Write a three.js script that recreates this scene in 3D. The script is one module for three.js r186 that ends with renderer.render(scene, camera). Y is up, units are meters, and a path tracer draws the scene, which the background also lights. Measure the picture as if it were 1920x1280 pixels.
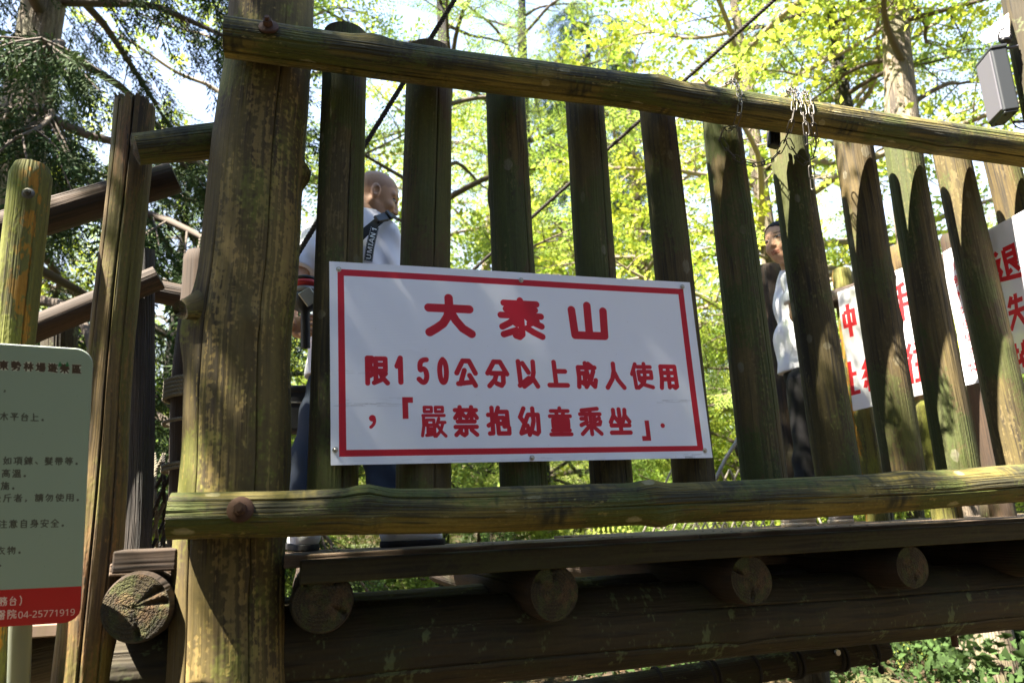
import * as THREE from 'three';
import { mergeGeometries, mergeVertices } from 'three/addons/utils/BufferGeometryUtils.js';
import { RoundedBoxGeometry } from 'three/addons/geometries/RoundedBoxGeometry.js';
import { MarchingCubes } from 'three/addons/objects/MarchingCubes.js';

// ------------------------------------------------------------------ camera, sky, sun, exposure
const scene = new THREE.Scene();
const V3 = (x, y, z) => new THREE.Vector3(x, y, z);
const FOCAL = 1290, EYE = V3(0, 1.55, 2.0);                       // focal length in pixels of the 1920 x 1280 photograph
const UP = V3(-142, 5270, -FOCAL).normalize();                    // vertical vanishing point of the posts
const AX = V3(4340, -140, -FOCAL).addScaledVector(UP, -V3(4340, -140, -FOCAL).dot(UP)).normalize();   // along the fence
const AZ = AX.clone().cross(UP);
const camera = new THREE.PerspectiveCamera(2 * Math.atan(640 / FOCAL) * 180 / Math.PI, 1920 / 1280, 0.05, 400);
camera.position.copy(EYE);
camera.quaternion.setFromRotationMatrix(new THREE.Matrix4().makeBasis(V3(AX.x, UP.x, AZ.x), V3(AX.y, UP.y, AZ.y), V3(AX.z, UP.z, AZ.z)));
camera.focus = 2.25; camera.userData.focus = 2.25; camera.userData.fStop = 3.0;

const SUN = V3(-1, 1.6, 0.29).normalize();
const skyTex = (() => {
  const w = 256, h = 128, d = new Float32Array(w * h * 4);
  for (let j = 0; j < h; j++) for (let i = 0; i < w; i++) {
    const el = (j + 0.5) / h * Math.PI - Math.PI / 2, t = Math.max(0, Math.sin(el));
    const k = Math.pow(1 - t, 1.2), o = (j * w + i) * 4, g = 0.235;
    d[o] = g * (0.34 + 0.62 * k); d[o + 1] = g * (0.56 + 0.48 * k); d[o + 2] = g * (1.06 + 0.10 * k); d[o + 3] = 1;
  }
  const t = new THREE.DataTexture(d, w, h, THREE.RGBAFormat, THREE.FloatType);
  t.mapping = THREE.EquirectangularReflectionMapping; t.magFilter = THREE.LinearFilter; t.needsUpdate = true;
  return t;
})();
scene.background = skyTex; scene.environment = skyTex;
const sun = new THREE.DirectionalLight(new THREE.Color().setRGB(1, 0.93, 0.80), 5);
sun.position.copy(SUN).multiplyScalar(40).add(V3(1, 2, -2)); sun.target.position.set(1, 2, -2);
sun.castShadow = true; sun.shadow.radius = 1.0; sun.shadow.mapSize.set(4096, 4096);
Object.assign(sun.shadow.camera, { left: -16, right: 16, top: 16, bottom: -16, near: 1, far: 90 });
scene.add(sun, sun.target);
const renderer = new THREE.WebGLRenderer({ antialias: true });
renderer.toneMapping = THREE.LinearToneMapping; renderer.toneMappingExposure = 9.4;
renderer.shadowMap.enabled = true;

// ------------------------------------------------------------------ helpers
let seed = 7;
const reseed = (s) => { seed = s | 0; };
const rnd = () => { seed = (seed + 0x6d2b79f5) | 0; let t = Math.imul(seed ^ (seed >>> 15), 1 | seed); t = (t + Math.imul(t ^ (t >>> 7), 61 | t)) ^ t; return ((t ^ (t >>> 14)) >>> 0) / 4294967296; };
const rr = (a, b) => a + (b - a) * rnd();
const lerp = (a, b, t) => a + (b - a) * t;
const clamp = (x, a = 0, b = 1) => Math.min(b, Math.max(a, x));
const sstep = (a, b, x) => { const t = clamp((x - a) / (b - a)); return t * t * (3 - 2 * t); };
const dirOf = (px, py) => { const v = V3(px - 960, 640 - py, -FOCAL); return V3(v.dot(AX), v.dot(UP), v.dot(AZ)); };
const P = (px, py, z) => { const r = dirOf(px, py); return EYE.clone().addScaledVector(r, (z - EYE.z) / r.z); };     // where a pixel's ray meets the plane z
const PD = (px, py, depth) => EYE.clone().addScaledVector(dirOf(px, py), depth / FOCAL);                                // at a distance along the view
const depthAt = (p) => -(p.clone().sub(EYE)).dot(V3(AX.z, UP.z, AZ.z));
const pxm = (p) => FOCAL / depthAt(p);                                                                               // photo pixels per metre at a point
const offX = (px) => Math.cos(Math.atan((px - 960) / FOCAL)), offY = (py) => Math.cos(Math.atan((py - 640) / FOCAL));   // a round log away from the view axis looks wider than it is
const taken = {};
function numbered(n) { const k = taken[n] ?? 0; taken[n] = k + 1; return k ? n + '_' + String(k).padStart(3, '0') : n; }
function tag(o, label, category, group, kind) {
  if (label) o.userData.label = label;
  if (category) o.userData.category = category;
  if (group) o.userData.group = group;
  if (kind) o.userData.kind = kind;
  return o;
}
function thing(name, label, category, pos, group) { const g = new THREE.Group(); g.name = numbered(name); if (pos) g.position.copy(pos); scene.add(g); return tag(g, label, category, group); }
function part(name, geo, mat, parent, pos) { const m = new THREE.Mesh(geo, mat); m.name = name; if (pos) m.position.copy(pos); m.castShadow = m.receiveShadow = true; parent.add(m); return m; }
function solo(name, geo, mat, label, category, group, kind) { const m = new THREE.Mesh(geo, mat); m.name = numbered(name); m.castShadow = m.receiveShadow = true; scene.add(m); return tag(m, label, category, group, kind); }
// a thing whose geometry was made in world coordinates: its group sits at the given base point
function worldPart(name, geo, mat, parent) { const m = part(name, geo, mat, parent); m.position.sub(parent.getWorldPosition(V3(0, 0, 0))); return m; }

// lattice noise, periodic in both directions
const hash2 = (x, y, s) => { let h = Math.imul(x | 0, 374761393) + Math.imul(y | 0, 668265263) + Math.imul(s | 0, 1274126177); h = Math.imul(h ^ (h >>> 13), 1274126177); return ((h ^ (h >>> 16)) >>> 0) / 4294967296; };
function vnoise(u, v, fx, fy, s) {
  const x = u * fx, y = v * fy, x0 = Math.floor(x), y0 = Math.floor(y); let a = x - x0, b = y - y0; a = a * a * (3 - 2 * a); b = b * b * (3 - 2 * b);
  const m = (k, f) => ((k % f) + f) % f, xa = m(x0, fx), xb = m(x0 + 1, fx), ya = m(y0, fy), yb = m(y0 + 1, fy);
  return lerp(lerp(hash2(xa, ya, s), hash2(xb, ya, s), a), lerp(hash2(xa, yb, s), hash2(xb, yb, s), a), b);
}
function fbm(u, v, fx, fy, oct, s) { let t = 0, a = 0.5, n = 0; for (let i = 0; i < oct; i++) { t += a * vnoise(u, v, fx, fy, s + i * 17); n += a; a *= 0.55; fx *= 2; fy *= 2; } return t / n; }
const n1 = (x, s) => { const i = Math.floor(x); let t = x - i; t = t * t * (3 - 2 * t); return lerp(hash2(i, 3, s), hash2(i + 1, 3, s), t) * 2 - 1; };
function dataTex(w, h, fn, srgb, ch = 4) {
  const d = new Uint8Array(w * h * 4), c = [0, 0, 0];
  for (let j = 0; j < h; j++) for (let i = 0; i < w; i++) { fn((i + 0.5) / w, (j + 0.5) / h, c, i, j); const o = (j * w + i) * 4; d[o] = clamp(c[0]) * 255; d[o + 1] = clamp(c[1]) * 255; d[o + 2] = clamp(c[2]) * 255; d[o + 3] = 255; }
  const t = new THREE.DataTexture(d, w, h); t.wrapS = t.wrapT = THREE.RepeatWrapping; t.magFilter = THREE.LinearFilter; t.minFilter = THREE.LinearMipmapLinearFilter; t.generateMipmaps = true;
  if (srgb) t.colorSpace = THREE.SRGBColorSpace; t.needsUpdate = true; return t;
}
function canvasTex(c) { const t = new THREE.CanvasTexture(c); t.colorSpace = THREE.SRGBColorSpace; t.anisotropy = 8; return t; }
const mixc = (c, b, t) => { c[0] = lerp(c[0], b[0], t); c[1] = lerp(c[1], b[1], t); c[2] = lerp(c[2], b[2], t); };
// ------------------------------------------------------------------ weathered wood: colour and relief textures (u round the log, v along it)
function woodMaterial(o) {
  const W = o.w ?? 512, H = o.h ?? 1024, s = o.seed;
  reseed(s * 91 + 5);
  const spots = []; for (let i = 0; i < (o.spots ?? 0); i++) spots.push([rnd(), rnd(), rr(0.018, 0.034), rr(0.014, 0.024) * (o.spotLong ?? 1), rr(0.45, 1)]);
  const hgt = new Float32Array(W * H);
  const map = dataTex(W, H, (u, v, c, i, j) => {
    const wu = u + 0.012 * (fbm(u, v, 3, 5, 2, s + 50) - 0.5);
    const fine = fbm(wu, v, 96, 6, 3, s + 1), grain = fbm(wu, v, 28, 3, 3, s + 2), big = fbm(u, v, 3, 4, 4, s + 3), speck = fbm(u, v, 90, 130, 2, s + 9);
    c[0] = o.base[0]; c[1] = o.base[1]; c[2] = o.base[2];
    mixc(c, o.light, sstep(0.42, 0.72, 0.55 * grain + 0.45 * big) * (o.lightAmt ?? 0.8));
    mixc(c, o.dark, sstep(0.5, 0.72, 0.5 * fbm(u, v, 5, 3, 4, s + 4) + 0.5 * fine) * (o.darkAmt ?? 0.9));
    const across = o.across ? 0.5 * fbm(u + 0.03 * fbm(u, v, 7, 19, 2, s + 22), v, 5, 34, 4, s + 21) + 0.5 * fbm(u, v, 9, 90, 2, s + 23) : 0.5;
    if (o.across) mixc(c, o.dark, sstep(0.48, 0.70, 0.45 * across + 0.55 * fbm(u, v, 4, 6, 4, s + 24)) * o.across);
    const moss = sstep(o.mossAt ?? 0.52, (o.mossAt ?? 0.52) + 0.13, fbm(u, v, 4, 5, 5, s + 6) * 0.8 + 0.2 * speck) * (o.mossAmt ?? 0.8);
    mixc(c, o.moss, moss * (0.65 + 0.35 * fine));
    let peel = 0;
    if (o.peel) { const pn = 0.46 * fbm(wu, v, 7, o.peelLong ? 2 : 4, 4, s + 7) + 0.34 * fbm(wu, v, o.peelLong ? 120 : 90, o.peelLong ? 6 : 26, 3, s + 8) + 0.20 * speck; peel = sstep(o.peelAt ?? 0.56, (o.peelAt ?? 0.56) + 0.05, pn) * o.peel; mixc(c, o.peelC, peel * (0.75 + 0.35 * (fine - 0.5))); }
    if (o.lichen) { const ln = fbm(u, v, 10, 20, 5, s + 11) * 0.7 + fbm(u, v, 60, 120, 2, s + 12) * 0.3, where = o.lichenBand ? Math.exp(-((((u - o.lichenBand[0] + 1.5) % 1 - 0.5) / o.lichenBand[1]) ** 2)) : 1; const l = sstep(0.5, 0.58, ln * (o.lichenBand ? 0.7 + 0.45 * where : 0.82)) * o.lichen * (o.lichenBand ? clamp(where * 1.6) : 1); mixc(c, o.lichenC, l); }
    let sp = 0;
    for (const q of spots) { let du = Math.abs(u - q[0]); du = Math.min(du, 1 - du) / q[2]; let dv = Math.abs(v - q[1]); dv = Math.min(dv, 1 - dv) / q[3]; const r = Math.sqrt(du * du + dv * dv) + 0.5 * (speck - 0.5); sp = Math.max(sp, q[4] * (1 - sstep(0.75, 1.0, r))); }
    if (sp > 0) mixc(c, o.spotC ?? [0.5, 0.48, 0.42], sp * (0.45 + 0.5 * fbm(u, v, 40, 60, 2, s + 14)));
    const k = (o.tone ?? 0.70) * (0.84 + 0.30 * fine + 0.16 * (speck - 0.5)); c[0] *= k; c[1] *= k; c[2] *= k;
    hgt[j * W + i] = clamp(0.5 + 0.9 * (fine - 0.5) + 0.35 * (grain - 0.5) - 0.2 * peel + 0.25 * moss * (speck - 0.3) + (o.across ? 0.3 * (across - 0.5) : 0) + 0.12 * sp);
  }, true);
  const bump = dataTex(W, H, (u, v, c, i, j) => { c[0] = c[1] = c[2] = hgt[j * W + i]; });
  return new THREE.MeshStandardMaterial({ map, bumpMap: bump, bumpScale: o.bump ?? 0.006, roughness: o.rough ?? 0.85 });
}
const WOOD = {
  mast: woodMaterial({ seed: 11, w: 1024, h: 1024, base: [0.35, 0.29, 0.13], light: [0.46, 0.40, 0.19], dark: [0.20, 0.15, 0.07], moss: [0.40, 0.42, 0.13], mossAmt: 0.8, mossAt: 0.46, peel: 0.7, peelAt: 0.55, peelLong: 1, peelC: [0.62, 0.52, 0.30], bump: 0.0028, tone: 0.88 }),
  picket: woodMaterial({ tone: 0.86, seed: 23, base: [0.31, 0.26, 0.12], light: [0.43, 0.37, 0.18], dark: [0.14, 0.11, 0.05], moss: [0.26, 0.30, 0.09], mossAmt: 0.85, mossAt: 0.45, peel: 0.6, peelAt: 0.62, peelC: [0.52, 0.45, 0.30], spots: 16, spotLong: 0.8, bump: 0.003 }),
  picketB: woodMaterial({ tone: 0.86, seed: 37, base: [0.32, 0.26, 0.12], light: [0.44, 0.36, 0.18], dark: [0.14, 0.11, 0.05], moss: [0.28, 0.31, 0.10], mossAmt: 0.8, mossAt: 0.46, peel: 0.45, peelAt: 0.62, peelC: [0.50, 0.44, 0.30], spots: 9, bump: 0.003 }),
  picketC: woodMaterial({ tone: 0.86, seed: 47, base: [0.30, 0.25, 0.13], light: [0.45, 0.38, 0.20], dark: [0.12, 0.10, 0.05], moss: [0.24, 0.29, 0.08], mossAmt: 0.9, mossAt: 0.5, peel: 0.6, peelAt: 0.58, peelLong: 1, peelC: [0.50, 0.43, 0.27], spots: 5, bump: 0.004 }),
  rail: woodMaterial({ tone: 0.98, seed: 41, w: 512, h: 1024, base: [0.42, 0.37, 0.15], light: [0.58, 0.51, 0.24], dark: [0.15, 0.14, 0.06], moss: [0.27, 0.31, 0.08], mossAmt: 0.8, mossAt: 0.5, across: 0.9, peel: 0.7, peelAt: 0.6, peelC: [0.62, 0.54, 0.34], spots: 10, spotC: [0.66, 0.62, 0.5], bump: 0.007 }),
  girder: woodMaterial({ seed: 53, w: 256, h: 512, base: [0.29, 0.24, 0.13], light: [0.38, 0.32, 0.18], dark: [0.13, 0.10, 0.05], moss: [0.25, 0.27, 0.10], mossAmt: 0.5, peel: 0, lichen: 0.85, lichenC: [0.50, 0.55, 0.36], bump: 0.006 }),
  beam: woodMaterial({ seed: 59, w: 256, h: 512, base: [0.27, 0.19, 0.11], light: [0.36, 0.25, 0.14], dark: [0.13, 0.09, 0.05], moss: [0.24, 0.25, 0.09], mossAmt: 0.6, bump: 0.003 }),
  lichen: woodMaterial({ tone: 1.0, seed: 61, w: 256, h: 512, base: [0.37, 0.36, 0.15], light: [0.47, 0.44, 0.20], dark: [0.20, 0.18, 0.09], moss: [0.42, 0.44, 0.13], mossAmt: 0.85, lichen: 0.75, lichenC: [0.66, 0.43, 0.08], lichenBand: [0.0, 0.13], bump: 0.006 }),
  red: woodMaterial({ tone: 0.9, seed: 67, w: 256, h: 512, base: [0.38, 0.30, 0.16], light: [0.50, 0.40, 0.22], dark: [0.18, 0.13, 0.07], moss: [0.38, 0.37, 0.13], mossAmt: 0.7, mossAt: 0.46, peel: 0.5, peelC: [0.58, 0.38, 0.24], bump: 0.005 }),
  plank: woodMaterial({ tone: 0.95, seed: 71, w: 256, h: 512, base: [0.40, 0.33, 0.27], light: [0.55, 0.46, 0.39], dark: [0.24, 0.19, 0.15], moss: [0.30, 0.28, 0.16], mossAmt: 0.3, bump: 0.003 }),
  fascia: woodMaterial({ seed: 73, w: 256, h: 512, base: [0.27, 0.24, 0.12], light: [0.35, 0.31, 0.16], dark: [0.16, 0.13, 0.07], moss: [0.28, 0.29, 0.11], mossAmt: 0.7, bump: 0.003 }),
  bark: woodMaterial({ tone: 1, seed: 79, w: 256, h: 512, base: [0.37, 0.32, 0.26], light: [0.55, 0.49, 0.41], dark: [0.18, 0.15, 0.12], moss: [0.34, 0.36, 0.22], mossAmt: 0.5, peel: 0.5, peelC: [0.62, 0.57, 0.5], bump: 0.02 }),
  barkDark: woodMaterial({ seed: 83, w: 256, h: 512, base: [0.22, 0.18, 0.15], light: [0.33, 0.28, 0.23], dark: [0.11, 0.09, 0.07], moss: [0.20, 0.22, 0.13], mossAmt: 0.5, bump: 0.02 }),
};
const endGrain = (() => {
  const N = 512, h = new Float32Array(N * N);
  const map = dataTex(N, N, (u, v, c, i, j) => {
    const x = u - 0.5, y = v - 0.5, a = Math.atan2(y, x), r = Math.hypot(x, y) * 2 * (1 + 0.08 * (fbm(u, v, 3, 3, 2, 5) - 0.5));
    const ring = 0.5 + 0.5 * Math.sin(r * 58 + 5 * fbm(u, v, 4, 4, 2, 8)), n = fbm(u, v, 7, 7, 5, 3), f = fbm(u, v, 70, 70, 2, 31);
    c[0] = 0.28; c[1] = 0.23; c[2] = 0.12; mixc(c, [0.16, 0.12, 0.07], 0.4 * ring); mixc(c, [0.30, 0.31, 0.13], sstep(0.45, 0.65, n) * 0.85); mixc(c, [0.44, 0.31, 0.19], sstep(0.55, 0.7, fbm(u, v, 5, 5, 3, 77)) * 0.5);
    const k = 0.62 + 0.4 * f; c[0] *= k; c[1] *= k; c[2] *= k; h[j * N + i] = 0.5 + 0.12 * (ring - 0.5) + 0.5 * (f - 0.5);
  }, true);
  const b = dataTex(N, N, (u, v, c, i, j) => { c[0] = c[1] = c[2] = h[j * N + i]; });
  return new THREE.MeshStandardMaterial({ map, bumpMap: b, bumpScale: 0.006, roughness: 0.92 });
})();

// A log as one closed surface. pts: centre line, radii: one per point; ref: the direction that u = 0 faces.
// cracks: [angle, depth, from, to]; knots: [along 0..1, angle, height, size in metres]
function logGeometry(pts, radii, o = {}) {
  const curve = pts.length > 2 ? new THREE.CatmullRomCurve3(pts, false, 'centripetal') : new THREE.LineCurve3(pts[0], pts[1]);
  const L = curve.getLength(), N = o.n ?? Math.max(6, Math.round(L / 0.03)), s = o.seed ?? 1, ref = o.ref ?? V3(0, 0, 1), rough = o.rough ?? 0.03;
  const cracks = o.cracks ?? [], ang = [];
  const M = o.m ?? 44; for (let i = 0; i < M; i++) { const a = i / M * Math.PI * 2; if (!cracks.some((k) => Math.abs(((a - k[0] + Math.PI * 3) % (Math.PI * 2)) - Math.PI) < 0.085)) ang.push(a); }
  const cw = o.crackWidth ?? 0.032;
  for (const k of cracks) for (const d of [-0.08, -cw, -cw * 0.4, cw * 0.4, cw, 0.08]) ang.push((k[0] + d + Math.PI * 2) % (Math.PI * 2));
  ang.sort((a, b) => a - b); const K = ang.length;
  const radAt = (t) => { const x = t * (radii.length - 1), i = Math.min(Math.floor(x), radii.length - 2), f = x - i; return lerp(radii[i], radii[i + 1], f * f * (3 - 2 * f)); };
  const pos = [], uv = [], idx = [], ph = s * 3.7, uo = o.uo ?? (hash2(s, 5, 9)), vo = hash2(s, 8, 2), vs = 1 / (o.vlen ?? 1.3), us = o.us ?? 1;
  for (let j = 0; j <= N; j++) {
    const t = j / N, c = curve.getPointAt(t), tg = curve.getTangentAt(t), n = ref.clone().addScaledVector(tg, -ref.dot(tg)).normalize(), b = tg.clone().cross(n), R = radAt(t);
    const tw = 0.10 * n1(t * L * 1.3 + ph, s) + (o.twist ?? 0) * t;
    for (let i = 0; i <= K; i++) {
      const a0 = ang[i % K], a = a0 + tw; let r = R * (1 + rough * (Math.sin(2 * a + ph) * 0.6 + Math.sin(3 * a - ph * 1.3 + t * L * 2.1) * 0.35 + n1(t * L * 5 + Math.sin(a) * 1.5 + ph, s + 3) * 0.5 + n1(t * L * 17 + Math.cos(a * 2) * 2 + ph, s + 4) * 0.22));
      for (const k of cracks) { const d = Math.abs(((a0 - k[0] + Math.PI * 3) % (Math.PI * 2)) - Math.PI); if (d < cw * 0.9) r -= k[1] * sstep(k[2] - 0.04, k[2] + 0.05, t) * (1 - sstep(k[3] - 0.05, k[3] + 0.04, t)) * (d < cw * 0.5 ? 1 : 0.25) * (0.75 + 0.25 * n1(t * L * 9, s + 6)); }
      for (const k of o.knots ?? []) { const da = Math.abs(((a0 - k[1] + Math.PI * 3) % (Math.PI * 2)) - Math.PI) * R, ds = (t - k[0]) * L; r += k[2] * Math.exp(-(da * da + ds * ds * (k[4] ?? 1)) / (k[3] * k[3])); }
      if (o.jag && (j === N || j === N - 1)) { /* broken top is raised along the axis below */ }
      if (o.chamfer) { const e = Math.min(t, 1 - t) * L; if (e < o.chamfer) r -= (o.chamfer - e) * 0.8; }
      const p = c.clone().addScaledVector(n, Math.cos(a) * r).addScaledVector(b, Math.sin(a) * r);
      if (o.jag && t > 0.9) p.addScaledVector(tg, o.jag * (t - 0.9) / 0.1 * (hash2(i % K, 1, s) + 0.7 * n1(a * 2.2, s)));
      pos.push(p.x, p.y, p.z); uv.push((i / K) * us + uo, t * L * vs + vo);
    }
  }
  const S = K + 1;
  for (let j = 0; j < N; j++) for (let i = 0; i < K; i++) { const a = j * S + i; idx.push(a, a + 1, a + S, a + 1, a + S + 1, a + S); }
  const g = new THREE.BufferGeometry(); g.setAttribute('position', new THREE.Float32BufferAttribute(pos, 3)); g.setAttribute('uv', new THREE.Float32BufferAttribute(uv, 2)); g.setIndex(idx); g.computeVertexNormals();
  const nn = g.attributes.normal; for (let j = 0; j <= N; j++) { const a = j * S, b = a + K, v = V3(nn.getX(a) + nn.getX(b), nn.getY(a) + nn.getY(b), nn.getZ(a) + nn.getZ(b)).normalize(); nn.setXYZ(a, v.x, v.y, v.z); nn.setXYZ(b, v.x, v.y, v.z); }
  const ends = [0, 1].map((e) => {                                     // a cut face that follows the rim, with radial shrinkage cracks
    const base = e ? N * S : 0, c = V3(0, 0, 0), rim = []; for (let i = 0; i < K; i++) { const p = V3(pos[(base + i) * 3], pos[(base + i) * 3 + 1], pos[(base + i) * 3 + 2]); rim.push(p); c.add(p); } c.divideScalar(K);
    const tg = curve.getTangentAt(e).multiplyScalar(e ? 1 : -1), ep = [], eu = [], ei = [], RI = 7, ck = [rr(0, 6.28), rr(0, 6.28), rr(0, 6.28)];
    const n = ref.clone().addScaledVector(tg, -ref.dot(tg)).normalize(), b = tg.clone().cross(n), R = radAt(e) * 1.12;
    for (let q = 0; q <= RI; q++) for (let i = 0; i <= K; i++) {
      const f = q / RI, p = c.clone().lerp(rim[i % K], f), a = ang[i % K]; let h = (o.dome ?? 0.004) * (1 - f * f) + 0.0015 * n1(i * 0.9 + q * 3.1, s + e);
      for (const k of ck) if (Math.abs(((a - k + 0.06 * Math.sin(f * 5 + k) + 9.42) % 6.283) - 3.1416) < 0.05 && f > 0.25 && f < 0.95) h -= (o.split ?? 0.006) * sstep(0.25, 0.7, f);
      if (o.jag && e) h += o.jag * 0.9 * (hash2(i, q, s + 5) - 0.55) * (1 - f * 0.4);
      p.addScaledVector(tg, q === RI ? 0 : h); ep.push(p.x, p.y, p.z); const d = p.clone().sub(c); eu.push(0.5 + d.dot(n) / R / 2, 0.5 + d.dot(b) / R / 2);
    }
    for (let q = 0; q < RI; q++) for (let i = 0; i < K; i++) { const a = q * S + i; if (e) ei.push(a, a + S, a + 1, a + 1, a + S, a + S + 1); else ei.push(a, a + 1, a + S, a + 1, a + S + 1, a + S); }
    const eg = new THREE.BufferGeometry(); eg.setAttribute('position', new THREE.Float32BufferAttribute(ep, 3)); eg.setAttribute('uv', new THREE.Float32BufferAttribute(eu, 2)); eg.setIndex(ei); eg.computeVertexNormals(); return eg;
  });
  return { body: g, ends };
}
// a log as a thing: log > cut_end (twice)
function logThing(name, pts, radii, mat, label, category, group, o = {}) {
  const base = pts[0].clone(), g = thing(name, label, category, base, group), lg = logGeometry(pts, radii, o);
  const move = (q) => q.translate(-base.x, -base.y, -base.z);
  part(o.part ?? 'log', move(lg.body), mat, g);
  lg.ends.forEach((e) => part('cut_end', move(e), o.endMat ?? endGrain, g));
  return g;
}
const M = {
  rust: new THREE.MeshStandardMaterial({ color: '#4b3325', roughness: 0.75, metalness: 0.35 }),
  steel: new THREE.MeshStandardMaterial({ color: '#b9b4ac', roughness: 0.35, metalness: 0.95 }),
  chain: new THREE.MeshStandardMaterial({ color: '#5f5b56', roughness: 0.5, metalness: 0.95 }),
  black: new THREE.MeshStandardMaterial({ color: '#16161a', roughness: 0.5 }),
  rope: new THREE.MeshStandardMaterial({ color: '#2c2722', roughness: 0.95 }),
  ropeTan: new THREE.MeshStandardMaterial({ color: '#6d6656', roughness: 0.95 }),
  nail: new THREE.MeshStandardMaterial({ color: '#2a2522', roughness: 0.6, metalness: 0.6 }),
};
// a bolt through a log: bolt > washer, nut (a part of the log it holds)
function bolt(parent, at, normal, mat, size = 1) {
  const g = new THREE.Group(); g.name = 'bolt'; parent.add(g); g.position.copy(at).sub(parent.getWorldPosition(V3(0, 0, 0)));
  g.quaternion.setFromUnitVectors(V3(0, 1, 0), normal.clone().normalize());
  const wsh = new THREE.LatheGeometry([[0.009, -0.006], [0.031, -0.006], [0.032, -0.002], [0.030, 0.003], [0.016, 0.006], [0.009, 0.006]].map(([x, y]) => new THREE.Vector2(x * size, y * size)), 28); part('washer', wsh, mat, g);
  const hex = new THREE.LatheGeometry([[0, -0.01], [0.0145, -0.01], [0.0165, 0.008], [0.0165, 0.020], [0.0145, 0.024], [0, 0.024]].map(([x, y]) => new THREE.Vector2(x * size, y * size)), 6); part('nut', hex.toNonIndexed(), mat, g).geometry.computeVertexNormals();
  const pin = new THREE.CylinderGeometry(0.008 * size, 0.0085 * size, 0.02 * size, 14); pin.translate(0, 0.025 * size, 0); part('bolt_end', pin, mat, g);
  return g;
}
function tube(pts, r, seg = 8, n) { const c = new THREE.CatmullRomCurve3(pts); return new THREE.TubeGeometry(c, n ?? Math.max(4, pts.length * 6), r, seg, false); }
// a laid rope: three strands twisted round the centre line
function ropeGeometry(pts, r, lay = 0.05, strands = 3) {
  const c = pts.length > 2 ? new THREE.CatmullRomCurve3(pts) : new THREE.LineCurve3(pts[0], pts[1]), L = c.getLength(), n = Math.min(900, Math.ceil(L / lay * 9)), gs = [];
  for (let k = 0; k < strands; k++) {
    const q = []; for (let i = 0; i <= n; i++) { const t = i / n, p = c.getPointAt(t), tg = c.getTangentAt(t), a = V3(0.3, 0.5, 0.81).cross(tg).normalize(), b = tg.clone().cross(a), w = t * L / lay * Math.PI * 2 + k * Math.PI * 2 / strands; q.push(p.addScaledVector(a, Math.cos(w) * r * 0.5).addScaledVector(b, Math.sin(w) * r * 0.5)); }
    gs.push(new THREE.TubeGeometry(new THREE.CatmullRomCurve3(q), n, r * 0.56, 6, false));
  }
  return mergeGeometries(gs);
}
// ------------------------------------------------------------------ the fence, the deck and the logs that carry it
const DECK = (x, z = 0) => 1.449 + 0.0085 * x + 0.027 * z;                             // top of the boards: the platform rises a little to the right
// big post
const mastEdges = [[435, 590, -30], [425, 584, 100], [395, 570, 300], [375, 560, 500], [352, 548, 640], [340, 543, 900], [322, 540, 1020], [313, 537, 1280], [305, 530, 1500]];
const mastZ = -0.10;
const mastPts = mastEdges.map(([a, b, y]) => P((a + b) / 2, y, mastZ)), mastR = mastEdges.map(([a, b, y], i) => (b - a) / 2 / pxm(mastPts[i]) * offX((a + b) / 2));
mastPts.unshift(mastPts[0].clone().add(V3(0.012, 0.55, 0))); mastR.unshift(mastR[0] * 0.97);
mastPts.push(V3(mastPts.at(-1).x, -0.3, mastZ)); mastR.push(0.17);
mastPts.reverse(); mastR.reverse();
const mast = logThing('mast_post', mastPts, mastR, WOOD.mast, 'thick tall log post with peeling tan patches, both fence rails bolted to it', 'post', null,
  { seed: 3, uo: 0.5, m: 90, rough: 0.028, crackWidth: 0.014, cracks: [[0.35, 0.012, 0.05, 0.8], [-0.75 + 6.283, 0.016, 0.2, 0.62], [1.1, 0.010, 0.3, 0.7]], knots: [[0.575, 4.75, 0.022, 0.06, 0.5], [0.575, 0.25, 0.012, 0.035], [0.415, 0.25, 0.014, 0.03, 0.5], [0.70, 1.45, 0.03, 0.03]] });
// stubs of cut branches on the post
{
  const a = P(352, 578, 0.0), s = logGeometry([a.clone().add(V3(0.05, 0.03, -0.06)), a.clone().add(V3(-0.015, -0.012, 0.02))], [0.05, 0.026], { seed: 8, m: 22, n: 8, rough: 0.16, split: 0.012, dome: -0.006 });
  worldPart('branch_stub', s.body, WOOD.mast, mast); worldPart('branch_stub', s.ends[1], endGrain, mast);
  const b = P(566, 333, -0.1), q = logGeometry([b.clone().add(V3(-0.05, 0, 0)), b.clone().add(V3(0.012, 0.004, 0.0))], [0.03, 0.02], { seed: 9, m: 20, n: 6, rough: 0.12 });
  worldPart('branch_stub', q.body, WOOD.mast, mast); worldPart('branch_stub', q.ends[1], endGrain, mast);
}
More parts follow.
